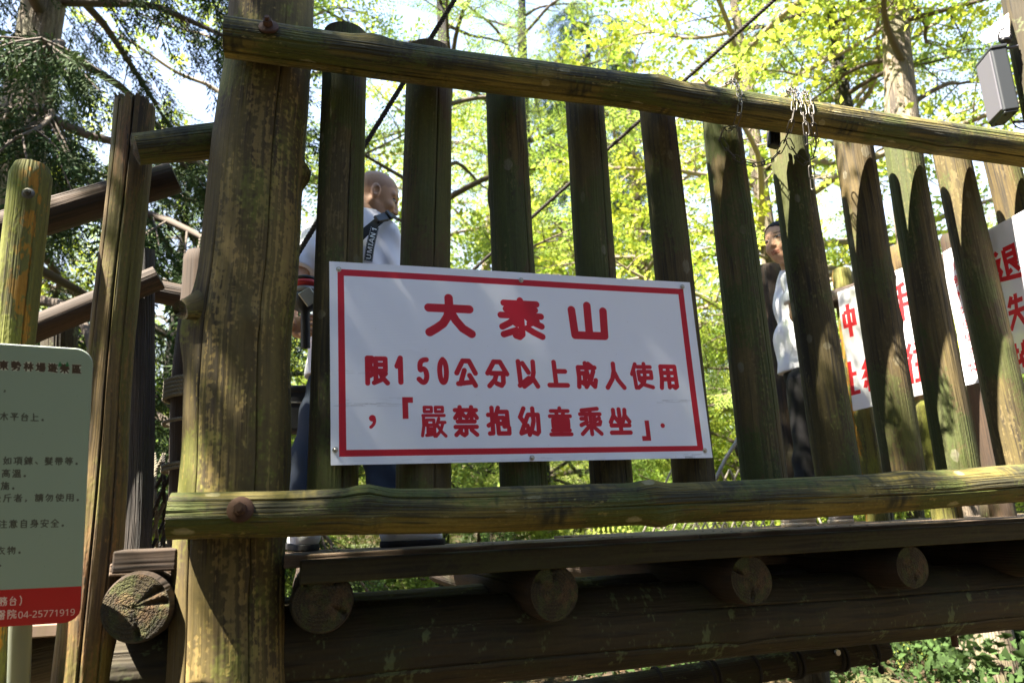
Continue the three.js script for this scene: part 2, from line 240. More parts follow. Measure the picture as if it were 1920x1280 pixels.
// top and bottom rails, lying in front of the pickets
const trl = [[422, 69, 42], [540, 86, 41.5], [860, 131, 38], [1180, 170, 36.5], [1280, 187, 36], [1600, 235, 35], [1920, 282, 34], [2250, 330, 31]];
const TZ = 0.075, trP = trl.map(([x, y]) => P(x, y, TZ)), trR = trl.map(([x, y, r], i) => r / pxm(trP[i]) * offY(y));
const topRail = logThing('top_rail', trP, trR, WOOD.rail, 'long mossy log rail across the tops of the pickets, chain wound round it', 'rail', 'log rails of the picket fence',
  { seed: 12, m: 60, rough: 0.03, vlen: 1.1, cracks: [[1.25, 0.014, 0.0, 0.3], [0.9, 0.012, 0.45, 0.85], [6.0, 0.008, 0.5, 0.95]], knots: [[0.1, 5.2, 0.012, 0.05], [0.62, 0.9, 0.013, 0.06], [0.33, 5.4, 0.010, 0.05]] });
const brl = [[318, 967, 45.5], [540, 963, 45], [640, 959, 47], [860, 956, 42.5], [1150, 946, 43], [1180, 945, 42.5], [1560, 931, 40], [1920, 905, 37.5], [2250, 882, 34]];
const BZ = 0.075, brP = brl.map(([x, y]) => P(x, y, BZ)), brR = brl.map(([x, y, r], i) => r / pxm(brP[i]) * offY(y));
const bottomRail = logThing('bottom_rail', brP, brR, WOOD.rail, 'thick knotty log rail along the foot of the pickets, rusty bolt at its end', 'rail', 'log rails of the picket fence',
  { seed: 31, m: 64, rough: 0.03, vlen: 1.2, cracks: [[5.75, 0.014, 0.02, 0.22], [0.1, 0.007, 0.3, 0.8], [1.3, 0.012, 0.05, 0.5]], knots: [[0.125, 5.5, 0.02, 0.045], [0.125, 0.6, 0.018, 0.03], [0.345, 5.3, 0.016, 0.04], [0.35, 0.9, 0.02, 0.035], [0.6, 5.2, 0.008, 0.06]] });
bolt(topRail, P(503, 49, TZ + 0.066).add(V3(0, 0.0, 0.0)), V3(-0.15, 0.35, 1), M.rust, 0.9);
bolt(bottomRail, P(450, 955, BZ + 0.062), V3(-0.05, 0.12, 1), M.rust, 1.0);
// pickets: left and right edge in the photograph near the top and near the foot
const pk = [[604, 688, 135, 575, 672, 910, 'with pale oval lichen spots, next to the big post'], [760, 848, 160, 742, 848, 905, 'second from the big post, seen right of the shaven head'], [911, 985, 185, 937, 1027, 905, 'third from the big post, long crack down it'],
  [1061, 1133, 200, 1107, 1187, 905, 'fourth from the big post, behind the sign'], [1199, 1265, 215, 1259, 1341, 885, 'fifth from the big post, behind the right edge of the sign'], [1317, 1390, 230, 1387, 1477, 890, 'sixth from the big post, chain hanging across its top'],
  [1440, 1512, 255, 1527, 1616, 885, 'seventh from the big post, hiding half of the child'], [1564, 1637, 270, 1655, 1737, 880, 'eighth from the big post, right of the dangling chain end'], [1659, 1730, 285, 1752, 1840, 870, 'ninth from the big post, between the two banners'],
  [1751, 1822, 300, 1865, 1955, 866, 'tenth from the big post, in front of the small red lettering'], [1848, 1915, 315, 1972, 2062, 856, 'eleventh from the big post'], [1935, 2005, 330, 2075, 2170, 845, 'twelfth from the big post']];
const picketPts = [];
pk.forEach(([a, b, y, c, d, e, say], i) => {
  const z = -0.078, p1 = P((a + b) / 2, y, z), p0 = P((c + d) / 2, e, z), r1 = (b - a) / 2 / pxm(p1) * offX((a + b) / 2), r0 = (d - c) / 2 / pxm(p0) * offX((c + d) / 2);
  const dir = p1.clone().sub(p0).normalize(), foot = p0.clone().addScaledVector(dir, -0.10), up = i < 2 ? [0.14, 0.125][i] : 0.09, top = p1.clone().addScaledVector(dir, up), mid = foot.clone().lerp(top, 0.5).add(V3(0.006 * n1(i * 2.3, 4), 0, 0));
  picketPts.push({ top, foot, r: r1 });
  reseed(100 + i);
  logThing('fence_picket', [foot, mid, top], [r0, (r0 + r1) / 2, r1 * 0.99], [WOOD.picket, WOOD.picketB, WOOD.picketC][i % 3], 'dark mossy round picket ' + say, 'picket', 'round pickets between the rails',
    { seed: 40 + i * 3, uo: 0.5 + hash2(i, 1, 1), m: 44, rough: 0.022, crackWidth: 0.02, cracks: [[rr(0.2, 0.6) + (i === 6 ? 0.35 : 0), 0.013, 0.02, rr(0.6, 0.98)], [rr(2, 4), 0.012, 0, 1]], knots: [[rr(0.3, 0.8), rr(-0.5, 0.6), 0.006, 0.03], [rr(0.2, 0.9), rr(0, 6.28), 0.008, 0.03]] });
});
// ------------------------------------------------------------------ deck boards, front board, cross logs and girder
{
  const X0 = -0.50, X1 = 4.6, tilt = Math.atan(0.0085);
  const deck = thing('deck', 'weathered plank deck that the two people stand on, nail heads along its edge', 'deck', V3(0, DECK(0), 0));
  deck.rotation.z = tilt; deck.rotation.x = -0.027;                  // the boards fall a little towards the back
  const boards = [];
  for (let k = 0; k < 8; k++) {
    reseed(300 + k);
    const w = 0.132, z = -0.012 - k * 0.14 - w / 2, cut = k === 0 ? [-0.045, 1.22, X1] : k > 3 ? [1.12 + 0.05 * rnd(), X1] : k % 2 ? [X0 + 0.02 * rnd(), rr(0.6, 2.6), X1] : [X0 + 0.02 * rnd(), X1];
    for (let q = 0; q + 1 < cut.length; q++) {
      const len = cut[q + 1] - cut[q] - 0.006, g = new RoundedBoxGeometry(len, 0.034, w, 2, 0.004), uv = g.attributes.uv, ps = g.attributes.position, nn = g.attributes.normal, off = rnd();
      for (let i = 0; i < uv.count; i++) { const top = Math.abs(nn.getY(i)) > 0.5; uv.setXY(i, (top ? ps.getZ(i) : ps.getY(i)) * 2.2 + off, ps.getX(i) / 1.3 + off * 3); }
      const m = part('board', g, WOOD.plank, deck, V3((cut[q] + cut[q + 1]) / 2, -0.017 - 0.002 * rnd(), z)); m.rotation.x = rr(-0.006, 0.006); boards.push(m);
    }
  }
  const head = new THREE.SphereGeometry(0.0052, 8, 4, 0, Math.PI * 2, 0, Math.PI / 2); head.scale(1, 0.35, 1);
  reseed(333);
  for (let k = 0; k < 4; k++) for (const bx of [-0.34, 0.10, 0.55, 1.0, 1.45, 1.9, 2.35, 2.8, 3.3]) for (const d of [0.03, 0.10]) part('nail_head', head, M.nail, deck, V3(bx + rr(-0.015, 0.015), 0.001, -0.012 - k * 0.14 - d));
  // the front board under the deck's edge
  const mk = (x0, x1, y, z, h, d, mat, name, label, cat, grp) => {
    const g = new RoundedBoxGeometry(x1 - x0, h, d, 2, 0.006), uv = g.attributes.uv, ps = g.attributes.position; for (let i = 0; i < uv.count; i++) uv.setXY(i, (ps.getY(i) + ps.getZ(i)) * 1.5 + 0.3, ps.getX(i) / 1.3);
    const m = solo(name, g, mat, label, cat, grp); m.position.set((x0 + x1) / 2, y, z); m.rotation.z = tilt; return m;
  };
  mk(0.0, X1, DECK(2.3) - 0.014 - 0.030, 0.010, 0.060, 0.040, WOOD.fascia, 'edge_board', 'long damp olive board under the front edge of the deck', 'board');
  mk(P(209, 1052, -0.02).x, P(330, 1052, -0.02).x, P(265, 1052, -0.02).y, -0.07, 0.055, 0.10, WOOD.beam, 'edge_board', 'short dark sawn board above the cut log left of the big post', 'board');
  // cross logs, end faces towards the camera
  [[253, 1140, 64, 'end face fully in view left of the big post'], [605, 1130, 58, 'end face just right of the big post'], [1040, 1111, 52, 'end face below the middle of the deck'], [1410, 1087, 47, 'end face below the child'], [1712, 1063, 41, 'end face near the right end of the deck'], [1965, 1046, 37, 'farthest along the deck']].forEach(([x, y, r, say], i) => {
    const p = P(x, y, 0.02), R = r / pxm(p); reseed(400 + i);
    logThing('cross_log', [V3(p.x, p.y - 0.048, -1.75), V3(p.x, p.y - 0.022, -0.8), p], [R * 0.97, R, R], WOOD.beam, 'dark round log under the deck, ' + say, 'log', 'cross logs under the deck', { seed: 80 + i, ref: V3(0, 1, 0), m: 40, rough: 0.03, dome: 0.006, split: 0.016, chamfer: 0.008, cracks: [[1.2, 0.01, 0.1, 0.9]] });
  });
  const ga = P(560, 1222, -0.2), gb = P(1920, 1117, -0.2);
  const gd = gb.clone().sub(ga).normalize();
  const girder = logThing('girder_log', [ga.clone().addScaledVector(gd, -0.45), ga.clone().lerp(gb, 0.5).add(V3(0, 0.004, 0)), gb.clone().addScaledVector(gd, 2)], [0.125, 0.122, 0.112], WOOD.girder, 'massive dark log running under all the cross logs, pale lichen flecks', 'log', null, { seed: 95, m: 60, rough: 0.05, crackWidth: 0.016, cracks: [[0.5, 0.016, 0.05, 0.6], [5.9, 0.014, 0.3, 0.9]], knots: [[0.35, 0.3, 0.014, 0.05], [0.6, 6.0, 0.012, 0.04]], us: 1, vlen: 1 });
  logThing('girder_log', [V3(-0.4, gb.y - 0.03, -0.52), V3(5.4, gb.y + 0.04, -0.52)], [0.15, 0.14], WOOD.girder, 'dark log carrying the back of the cross logs', 'log', null, { seed: 97, m: 40, rough: 0.02 });
  { const q = P(1787, 1180, -0.2), s = new THREE.CylinderGeometry(0.012, 0.012, 0.06, 10); s.translate(q.x, q.y - 0.03, q.z); worldPart('bolt_end', s, M.rust, girder); const w2 = new THREE.CylinderGeometry(0.02, 0.02, 0.012, 6); w2.translate(q.x, q.y - 0.012, q.z); worldPart('nut', w2, M.rust, girder); }
  // lower log bound with rope
  const la = P(1660, 1216, -0.95), lb = P(1180, 1290, -0.95), low = logThing('low_log', [lb.clone().add(lb.clone().sub(la).multiplyScalar(0.5)), lb, la], [0.062, 0.062, 0.056], WOOD.girder, 'rope bound log hanging below the girder', 'log', null, { seed: 99, m: 36, rough: 0.03, chamfer: 0.01 });
  reseed(12); const ld = la.clone().sub(lb);
  for (const t of [0.93, 0.80, 0.78, 0.62, 0.6, 0.45, 0.3, 0.28, 0.1]) { const c = lb.clone().addScaledVector(ld, t), t3 = new THREE.TorusGeometry(0.064, 0.008, 8, 30); t3.lookAt(ld.clone().add(V3(0.2 * rnd(), 0.1 * rnd(), 0))); t3.translate(c.x, c.y, c.z); worldPart('rope_lashing', t3, M.rope, low); }
  { const b = P(1571, 1223, -0.885), g = new THREE.CylinderGeometry(0.013, 0.013, 0.012, 12); g.rotateX(Math.PI / 2); g.translate(b.x, b.y, b.z); worldPart('bolt_end', g, M.steel, low); }
  const h0 = P(1625, 1195, -0.6), h1 = P(1653, 1256, -0.6), cord = thing('hanging_cord', 'short black cord with a knot dangling under the girder', 'cord', h0);
  worldPart('cord', tube([h0.clone().add(V3(0, 0.05, 0)), h0, h0.clone().lerp(h1, 0.5).add(V3(0.004, 0, 0)), h1], 0.005, 6), M.rope, cord);
  const kn = new THREE.IcosahedronGeometry(0.014, 2); kn.scale(1, 1.2, 0.9); kn.translate(h1.x, h1.y, h1.z); worldPart('knot', kn, M.rope, cord);
  // sawn joist under the left end, standing on the ground
  const j0 = P(262, 1240, -0.22), jg = new RoundedBoxGeometry(0.16, 1.22, 0.1, 2, 0.006); { const uv = jg.attributes.uv, ps = jg.attributes.position; for (let i = 0; i < uv.count; i++) uv.setXY(i, ps.getY(i) * 0.9 + ps.getZ(i), ps.getX(i) / 1.3); }
  const jo = solo('prop_post', jg, WOOD.beam, 'square sawn prop under the cut log left of the big post', 'post'); jo.position.set(j0.x, 0.60, -0.28);
  for (const [px, z] of [[1500, -1.6], [1990, -1.6], [760, -1.6]]) { const a = P(px, 1100, z); logThing('support_post', [V3(a.x, -0.2, z), V3(a.x, 1.1, z)], [0.11, 0.1], WOOD.girder, 'dark round post holding up the back of the deck', 'post', 'posts under the back of the deck', { seed: 200 + px, m: 28 }); }
  for (const x of [3.05]) logThing('support_post', [V3(x, -0.2, -0.2), V3(x, 1.2, -0.2)], [0.12, 0.11], WOOD.girder, 'dark round post under the girder beyond the right end of view', 'post', null, { seed: 211, m: 28 });
}
// ------------------------------------------------------------------ posts and rails left of the big post
{
  const vert = (edges, z, extra = 0) => { const p = edges.map(([a, b, y]) => P((a + b) / 2, y, z)), r = edges.map(([a, b, y], i) => (b - a) / 2 / pxm(p[i]) * offX((a + b) / 2)); return [p, r]; };
  let [p, r] = vert([[17, 101, 312], [-16, 68, 620], [-60, 40, 1000]], -0.15);
  const dn = p[2].clone().sub(p[0]).normalize(), a = [p[2].clone().addScaledVector(dn, (p[2].y + 0.1) / -dn.y), ...p.slice().reverse()];
  const lp = logThing('lichen_post', a, [r[2], r[2], r[1], r[0]], WOOD.lichen, 'round topped post with orange lichen and a pale bolt, above the green notice', 'post', null, { seed: 121, uo: 0.86, m: 52, rough: 0.02, chamfer: 0.012, dome: 0.012, endMat: endGrain, cracks: [[0.8, 0.008, 0.3, 0.9]] });
  bolt(lp, P(52, 362, -0.15 + 0.068), V3(0.05, 0, 1), M.chain, 0.5);
  [p, r] = vert([[212, 292, 205], [200, 284, 330], [155, 262, 640], [118, 240, 1000]], -0.22);
  const d2 = p[3].clone().sub(p[1]).normalize(), b = [p[3].clone().addScaledVector(d2, (p[3].y + 0.1) / -d2.y), ...p.slice().reverse()];
  logThing('split_post', b, [r[3], r[3], r[2], r[1], r[0]], WOOD.red, 'reddish weathered post with a broken splintered top', 'post', null, { seed: 131, uo: 0.45, m: 64, rough: 0.045, jag: 0.035, cracks: [[0.15, 0.03, 0.1, 1.1], [5.7, 0.016, 0.5, 1.1], [0.75, 0.014, 0.1, 0.8]], endMat: WOOD.red });
  const rail = (name, p0, p1, R0, R1, mat, label, o) => logThing(name, [p0, p0.clone().lerp(p1, 0.5), p1], [R0, (R0 + R1) / 2, R1], mat, label, 'rail', null, { m: 40, rough: 0.03, ...o });
  rail('handrail_log', P(254, 280, -0.10), P(470, 256, -0.16), 0.048, 0.062, WOOD.rail, 'short mossy log from the split post to the big post', { seed: 141, dome: 0.01, cracks: [[5.4, 0.01, 0, 0.8]] });
  rail('handrail_log', P(-160, 482, -0.40), P(328, 333, -0.40), 0.06, 0.055, WOOD.beam, 'dark sloping stair handrail log passing behind the split post', { seed: 143, cracks: [[5.6, 0.008, 0, 0.9]] });
  rail('handrail_log', P(-60, 668, -1.0), P(297, 520, -1.0), 0.055, 0.05, WOOD.beam, 'lower dark sloping stair rail ending left of the far post', { seed: 145 });
  rail('handrail_log', P(262, 540, -1.25), P(440, 575, -1.25), 0.052, 0.05, WOOD.beam, 'short dark rail meeting the roped far post', { seed: 147 });
  { const q0 = P(268, 470, -1.1), q1 = P(258, 1000, -1.1); logThing('far_post', [V3(q1.x, -0.1, -1.1), q1, q0], [0.05, 0.05, 0.045], WOOD.barkDark, 'thin grey post behind the split post', 'post', null, { seed: 151, m: 28 }); }
  { const q0 = P(112, 590, -1.15), q1 = P(96, 1000, -1.15); logThing('far_post', [V3(q1.x, -0.1, -1.15), q1, q0], [0.07, 0.07, 0.065], WOOD.girder, 'dark post under the lower stair rail behind the notice', 'post', null, { seed: 153, m: 28 }); }
  // roped far post, partly behind the big post
  [p, r] = vert([[345, 415, 474], [338, 412, 560], [318, 398, 730], [314, 400, 900], [310, 400, 1020]], -1.2);
  const rp = logThing('roped_post', [V3(p[4].x, -0.1, -1.2), ...p.slice().reverse()], [r[4], r[4], r[3], r[2], r[1], r[0]], WOOD.beam, 'dark round topped post bound with rope, half hidden by the big post', 'post', null, { seed: 161, m: 40, chamfer: 0.015 });
  const wrap = (px, py, R, rad) => { const c = P(px, py, -1.2), pts = []; for (let i = 0; i <= 28; i++) { const w = i / 28 * Math.PI * 2; pts.push(V3(c.x + Math.cos(w) * R, c.y + 0.012 * Math.sin(w + 1), c.z + Math.sin(w) * R)); } worldPart('rope_lashing', ropeGeometry(pts, rad, 0.035), M.ropeTan, rp); };
  for (let k = 0; k < 5; k++) wrap(361 - k * 0.6, 716 + k * 7.5, 0.104, 0.010);
  wrap(357, 792, 0.104, 0.008); wrap(357, 872, 0.106, 0.008); wrap(357, 879, 0.106, 0.008);
  // climbing net between the posts
  const net = thing('climbing_net', 'knotted rope net hanging by the roped post', 'net', P(300, 1020, -1.35));
  const NP = (u, v) => { const q = P(lerp(262, 335, u) + 26 * u * (1 - v) - 20, lerp(850, 1030, v), -1.35 - 0.08 * Math.sin(u * 5 + v * 3)); return q; };
  const cords = []; reseed(17);
  for (let k = 0; k < 7; k++) { const s = k / 6, pts = [], pts2 = []; for (let i = 0; i <= 8; i++) { const v = i / 8; pts.push(NP(clamp(s + 0.75 * (1 - v) + 0.03 * rnd() - 0.1, -0.2, 1.25), v)); pts2.push(NP(clamp(s - 0.5 * (1 - v) * 0.4 + 0.04 * rnd(), -0.2, 1.25), v)); } cords.push(ropeGeometry(pts, 0.008, 0.04), ropeGeometry(pts2, 0.008, 0.04)); }
  cords.forEach((c, i) => worldPart('cord', c, i % 3 ? M.rope : M.ropeTan, net));
  // step boards down at the left
  for (const [k, [px, py, z]] of [[60, 1182, -0.75]].entries()) { const c = P(px, py, z), g = new RoundedBoxGeometry(0.62, 0.04, 0.26, 2, 0.005), uv = g.attributes.uv, ps = g.attributes.position; for (let i = 0; i < uv.count; i++) uv.setXY(i, ps.getZ(i) * 2 + k * 0.4, ps.getX(i) / 1.3); const m = solo('stair_tread', g, WOOD.plank, 'pale step board behind the notice pole', 'step'); m.position.set(c.x - 0.1, c.y, c.z - 0.1); }
  for (const [k, z] of [[0, -0.95]].entries()) { const c = P(40, 1240, -0.95); logThing('stair_stringer', [P(-160, 1290, -0.95), P(150, 1215, -0.95)], [0.09, 0.085], WOOD.girder, 'dark log under the step boards', 'log', null, { seed: 171, m: 30 }); }
}
// ------------------------------------------------------------------ lettering: characters as brush strokes on a 100 x 100 grid
const GLYPH = {
  '大': '8,32 92,32; 50,6 50,32 46,52 36,70 22,82 8,92; 51,36 62,60 76,80 94,93',
  '泰': '14,12 86,12; 18,27 82,27; 6,43 94,43; 50,4 48,27 38,50 24,62 8,72; 30,56 40,64; 62,45 74,58 94,68; 50,54 50,90 44,96 36,93; 10,91 38,80; 68,62 84,56; 62,74 76,84 94,94',
  '山': '50,6 50,88; 8,20 12,90 90,90; 92,20 90,90',
  '限': '8,8 8,96; 8,8 28,8 18,34 30,50 30,64 18,70; 44,10 44,90; 44,10 86,10 86,52 44,52; 44,31 86,31; 36,94 66,84; 60,53 74,78 94,95; 86,62 74,72',
  '1': '10,36 60,6 60,94', '5': '82,8 26,8 20,50 46,40 72,46 84,66 74,86 46,94 12,80', '0': '50,6 26,16 14,50 26,84 50,94 74,84 86,50 74,16 50,6',
  '公': '30,16 6,52; 36,8 66,8 94,52; 42,42 22,90; 12,90 78,84; 66,60 92,96',
  '分': '34,12 6,50; 36,8 66,8 96,52; 22,50 78,50 77,84 68,94 46,87; 48,50 38,74 12,96',
  '以': '8,8 14,88; 10,92 54,66; 28,14 54,46; 78,8 78,46 68,74 30,95; 74,68 94,94',
  '上': '34,6 38,90; 38,40 86,40; 6,92 94,92',
  '成': '12,22 94,22; 12,22 14,60 10,95; 14,44 42,44 42,80 36,84 26,78; 48,6 56,46 72,80 88,94 95,70; 64,8 80,18; 86,36 72,66 46,95',
  '人': '46,6 46,34 36,62 8,94; 50,40 64,66 92,94',
  '使': '24,6 6,44; 16,34 20,95; 34,16 92,16; 36,34 94,34 94,58 38,58 36,34; 64,4 64,58 56,78 30,95; 38,64 60,84 96,93',
  '用': '14,10 14,60 8,94; 14,10 90,10 92,88 82,94 72,88; 14,35 90,35; 14,60 90,60; 52,10 52,92',
  '嚴': '14,6 42,6 42,20 14,20 14,6; 58,6 86,6 86,20 58,20 58,6; 8,32 92,32; 10,32 10,66 4,95; 22,46 50,46 50,56; 22,46 22,58; 18,62 58,62; 26,62 26,92; 52,62 52,97; 26,73 52,73; 26,83 52,83; 20,94 58,91; 70,42 60,66; 66,54 94,54; 86,56 76,80 58,97; 66,66 78,82 96,97',
  '禁': '6,14 46,14; 26,4 26,42; 26,16 6,40; 29,20 44,34; 54,14 94,14; 74,4 74,42; 71,20 54,40; 76,16 96,40; 16,52 86,52; 6,70 94,70; 50,70 50,92 42,97 32,92; 28,80 8,96; 72,80 94,96',
  '抱': '6,30 38,30; 22,6 24,92 10,93; 6,66 38,50; 50,6 36,38; 46,20 88,20 90,68 74,70; 48,40 72,40 72,60 48,60; 46,40 48,93 94,93 94,74',
  '幼': '26,6 8,36 28,58; 44,30 10,90; 10,92 42,84; 40,66 50,92; 46,28 92,28 92,88 84,95 68,90; 68,6 70,50 62,74 48,97',
  '童': '50,4 50,14; 12,14 86,14; 34,18 38,28; 66,18 62,28; 6,32 94,32; 18,45 84,45 84,69 18,69 18,45; 18,57 84,57; 50,45 50,94; 14,81 88,81; 6,95 94,95',
  '乘': '84,7 14,13; 6,26 94,26; 50,10 52,96; 32,34 32,60; 10,42 30,42; 8,64 34,54; 68,34 68,62 90,62 94,52; 70,48 90,40; 46,66 10,95; 56,66 94,95',
  '坐': '22,8 22,28 6,54; 24,32 40,50; 76,8 74,28 62,54; 77,32 94,52; 49,6 51,92; 8,66 92,66; 6,93 94,93',
  '東': '10,17 90,17; 50,4 50,97; 20,31 80,31 80,62 20,62 20,31; 20,47 80,47; 46,63 8,92; 54,63 92,92',
  '勢': '6,13 48,13; 28,4 28,28; 4,28 50,28; 18,28 6,40; 36,28 48,38; 10,42 46,42; 28,32 28,54; 6,57 48,53; 54,17 82,17 84,44 94,48 95,36; 68,4 66,30 50,56; 56,30 72,38; 12,68 84,68 80,93 66,96; 50,60 44,80 14,97',
  '林': '6,28 46,28; 26,6 26,96; 25,32 6,70; 28,36 46,58; 52,28 96,28; 74,6 74,96; 72,32 50,74; 76,32 96,72',
  '場': '4,34 36,34; 20,10 20,80; 4,85 38,72; 48,8 88,8 88,40 48,40 48,8; 48,24 88,24; 40,52 96,52; 54,54 40,80; 50,64 92,64 88,90 76,95; 66,66 44,93; 80,66 60,95',
  '遊': '10,8 20,18; 6,34 20,34 12,52 20,66 8,84; 8,85 30,88 96,95; 42,6 46,16; 30,20 60,20; 42,20 40,50 28,78; 42,40 56,40 54,72 46,75; 70,6 62,30; 66,18 96,18; 66,38 88,38 76,50; 60,58 98,58; 78,50 78,80 70,82',
  '樂': '50,4 44,11; 37,13 63,13 63,44 37,44 37,13; 37,29 63,29; 20,6 8,20 22,24; 24,18 6,42 28,40; 82,6 70,20 84,24; 88,18 70,42 94,40; 4,58 96,58; 50,48 50,98; 46,60 10,93; 54,60 90,93',
  '區': '8,8 94,8; 12,8 12,92; 12,92 96,92; 36,20 72,20 72,40 36,40 36,20; 24,52 48,52 48,76 24,76 24,52; 62,52 86,52 86,76 62,76 62,52',
  '木': '8,28 92,28; 50,4 50,97; 47,30 8,85; 53,30 92,85',
  '平': '12,12 88,12; 28,22 36,42; 74,22 64,42; 4,54 96,54; 50,12 50,97',
  '台': '44,6 14,40 84,36; 66,22 90,46; 20,56 80,56 80,94 20,94 20,56',
  '如': '26,6 12,60 44,93; 4,34 48,34; 42,34 34,66 6,95; 58,24 90,24 90,86 58,86 58,24',
  '項': '4,20 38,20; 20,20 20,72; 4,78 40,68; 42,10 96,10; 68,10 62,24; 48,26 92,26 92,76 48,76 48,26; 48,42 92,42; 48,59 92,59; 58,80 42,97; 80,80 96,97',
  '鍊': '24,4 4,34; 24,6 42,26; 12,38 38,38; 6,54 42,54; 24,38 24,90; 4,93 44,86; 12,64 16,78; 38,62 32,78; 48,16 98,16; 72,4 72,97; 52,30 92,30 92,60 52,60 52,30; 62,40 66,50; 82,40 78,50; 70,62 46,88; 74,62 98,88',
  '髮': '14,8 14,44; 14,8 46,8; 14,20 44,20; 14,32 44,32; 4,44 50,44; 30,46 14,56 40,54; 86,6 60,18; 90,18 62,30; 92,32 60,46; 6,64 94,60; 40,52 34,76 8,97; 36,70 78,70 50,90 26,97; 44,76 92,97; 66,52 78,58',
  '帶': '6,22 94,22; 22,6 22,36; 40,6 40,36; 60,6 60,36; 78,6 78,36; 8,44 92,44; 8,44 6,56; 92,44 94,56; 22,58 22,88; 22,58 78,58 78,86 70,88; 50,46 50,98',
  '等': '24,4 8,24; 18,14 46,14; 30,16 36,26; 64,4 52,24; 58,14 94,14; 72,16 78,26; 18,36 82,36; 50,28 50,48; 6,50 94,50; 8,66 92,66; 68,54 68,92 56,95; 30,74 40,86',
  '高': '50,2 50,14; 6,14 94,14; 28,24 72,24 72,40 28,40 28,24; 12,97 12,52 88,52 88,93 78,95; 34,64 66,64 66,82 34,82 34,64',
  '溫': '10,8 22,18; 4,34 18,42; 6,95 24,60; 38,8 88,8 88,46 38,46 38,8; 62,10 56,28 46,38; 60,24 76,36; 34,60 92,60 92,92; 34,60 34,92; 53,60 53,92; 73,60 73,92; 26,94 98,94',
  '施': '24,4 30,16; 4,20 50,20; 22,20 20,60 6,95; 22,42 42,42 40,86 30,93; 62,4 50,30; 58,18 94,18; 50,52 90,38 88,68; 70,28 70,78; 56,38 56,90 92,93 96,76',
  '斤': '84,6 24,16; 24,16 22,60 8,97; 24,44 94,44; 64,44 64,98',
  '者': '14,22 74,22; 46,4 46,42; 4,44 96,44; 86,10 56,46 10,78; 34,60 82,60 82,95 34,95 34,60; 34,77 82,77',
  '請': '16,4 26,12; 4,20 42,20; 10,34 38,34; 10,48 38,48; 12,62 36,62 36,90 12,90 12,62; 48,12 96,12; 52,26 92,26; 44,40 98,40; 72,4 72,40; 54,52 90,52 90,93 82,95; 54,52 52,97; 54,64 90,64; 54,77 90,77',
  '勿': '30,6 8,44; 24,22 88,22 82,86 66,93; 50,24 40,52 14,76; 70,24 60,60 30,95',
  '注': '12,8 24,18; 4,36 18,44; 6,93 24,60; 58,4 66,14; 34,24 94,24; 38,56 90,56; 30,93 98,93; 64,24 64,93',
  '意': '50,2 50,10; 14,12 86,12; 34,16 38,24; 66,16 62,24; 6,28 94,28; 24,38 76,38 76,66 24,66 24,38; 24,52 76,52; 12,76 6,92; 30,74 32,95 66,95 70,82; 48,72 56,82; 80,74 94,88',
  '自': '50,2 40,14; 20,16 80,16 80,95 20,95 20,16; 20,42 80,42; 20,68 80,68',
  '身': '48,2 40,12; 24,12 76,12 76,90 62,95; 24,12 24,62; 24,28 76,28; 24,44 76,44; 8,62 94,58; 90,44 50,78 8,97',
  '安': '50,2 50,12; 8,30 8,16 92,16 92,30; 4,50 96,50; 44,30 28,66 84,97; 72,50 56,80 12,97',
  '全': '50,4 4,46; 50,4 96,46; 24,46 76,46; 26,68 74,68; 10,95 90,95; 50,46 50,95',
  '衣': '50,4 50,18; 6,22 94,22; 52,22 6,66; 30,50 30,93 54,82; 50,36 66,70 96,95; 82,42 64,58',
  '物': '14,18 8,40; 10,28 44,28; 26,4 26,97; 4,68 44,56; 60,6 46,40; 56,20 94,20 90,86 78,93; 68,22 46,62; 82,22 60,80',
  '務': '6,10 40,10 26,30; 12,22 26,34; 4,40 46,40 40,52; 26,40 26,93 16,93; 24,46 4,76; 62,4 48,26; 58,14 94,14; 86,16 74,34 50,50; 58,20 74,38 98,50; 52,62 92,62 88,90 76,95; 72,52 66,78 48,97',
  '醫': '8,6 50,6; 10,6 10,46 50,46; 24,14 46,14; 20,26 48,26; 32,14 32,28 18,42; 62,6 88,6 88,18 96,20; 62,6 54,26; 58,30 90,30 56,52; 64,34 94,52; 6,56 94,56; 16,66 84,66 84,97 16,97 16,66; 40,56 40,76; 60,56 60,76; 16,84 84,84',
  '院': '8,6 8,98; 8,6 32,6 20,34 32,56 14,68; 64,2 68,12; 42,28 42,16 94,16 94,28; 52,36 84,36; 40,54 98,54; 58,54 54,78 36,97; 76,54 76,90 96,93 98,76',
  '中': '50,4 50,98; 12,26 88,26 88,64 12,64 12,26', '途': '10,8 20,18; 6,34 20,34 12,52 20,66 8,84; 8,85 30,88 96,95; 62,4 34,32; 62,4 94,32; 46,36 80,36; 38,52 92,52; 64,36 64,80 54,78; 48,58 38,76; 78,58 90,74',
  '止': '52,6 52,92; 52,42 86,42; 20,42 20,92; 4,93 96,93', '繩': '30,4 10,28 30,30; 40,18 8,52 42,48; 26,50 26,97; 14,64 6,84; 38,62 46,78; 54,10 92,10 92,46 54,46 54,10; 54,28 92,28; 54,54 92,54 92,86 54,86 54,54; 54,70 92,70; 73,10 73,94 98,94',
  '手': '82,8 18,16; 12,36 88,36; 4,58 96,58; 50,12 50,92 34,93', '往': '30,4 6,34; 34,28 4,62; 20,48 20,98; 60,4 68,14; 42,26 96,26; 46,56 92,56; 38,93 98,93; 70,26 70,93',
  '退': '10,8 20,18; 6,34 20,34 12,52 20,66 8,84; 8,85 30,88 96,95; 44,10 84,10 84,46 44,46; 44,28 84,28; 44,10 44,78 62,70; 60,46 92,80; 88,54 74,64', '失': '30,8 12,36; 26,24 84,24; 6,50 94,50; 50,4 48,50 10,97; 52,54 92,97',
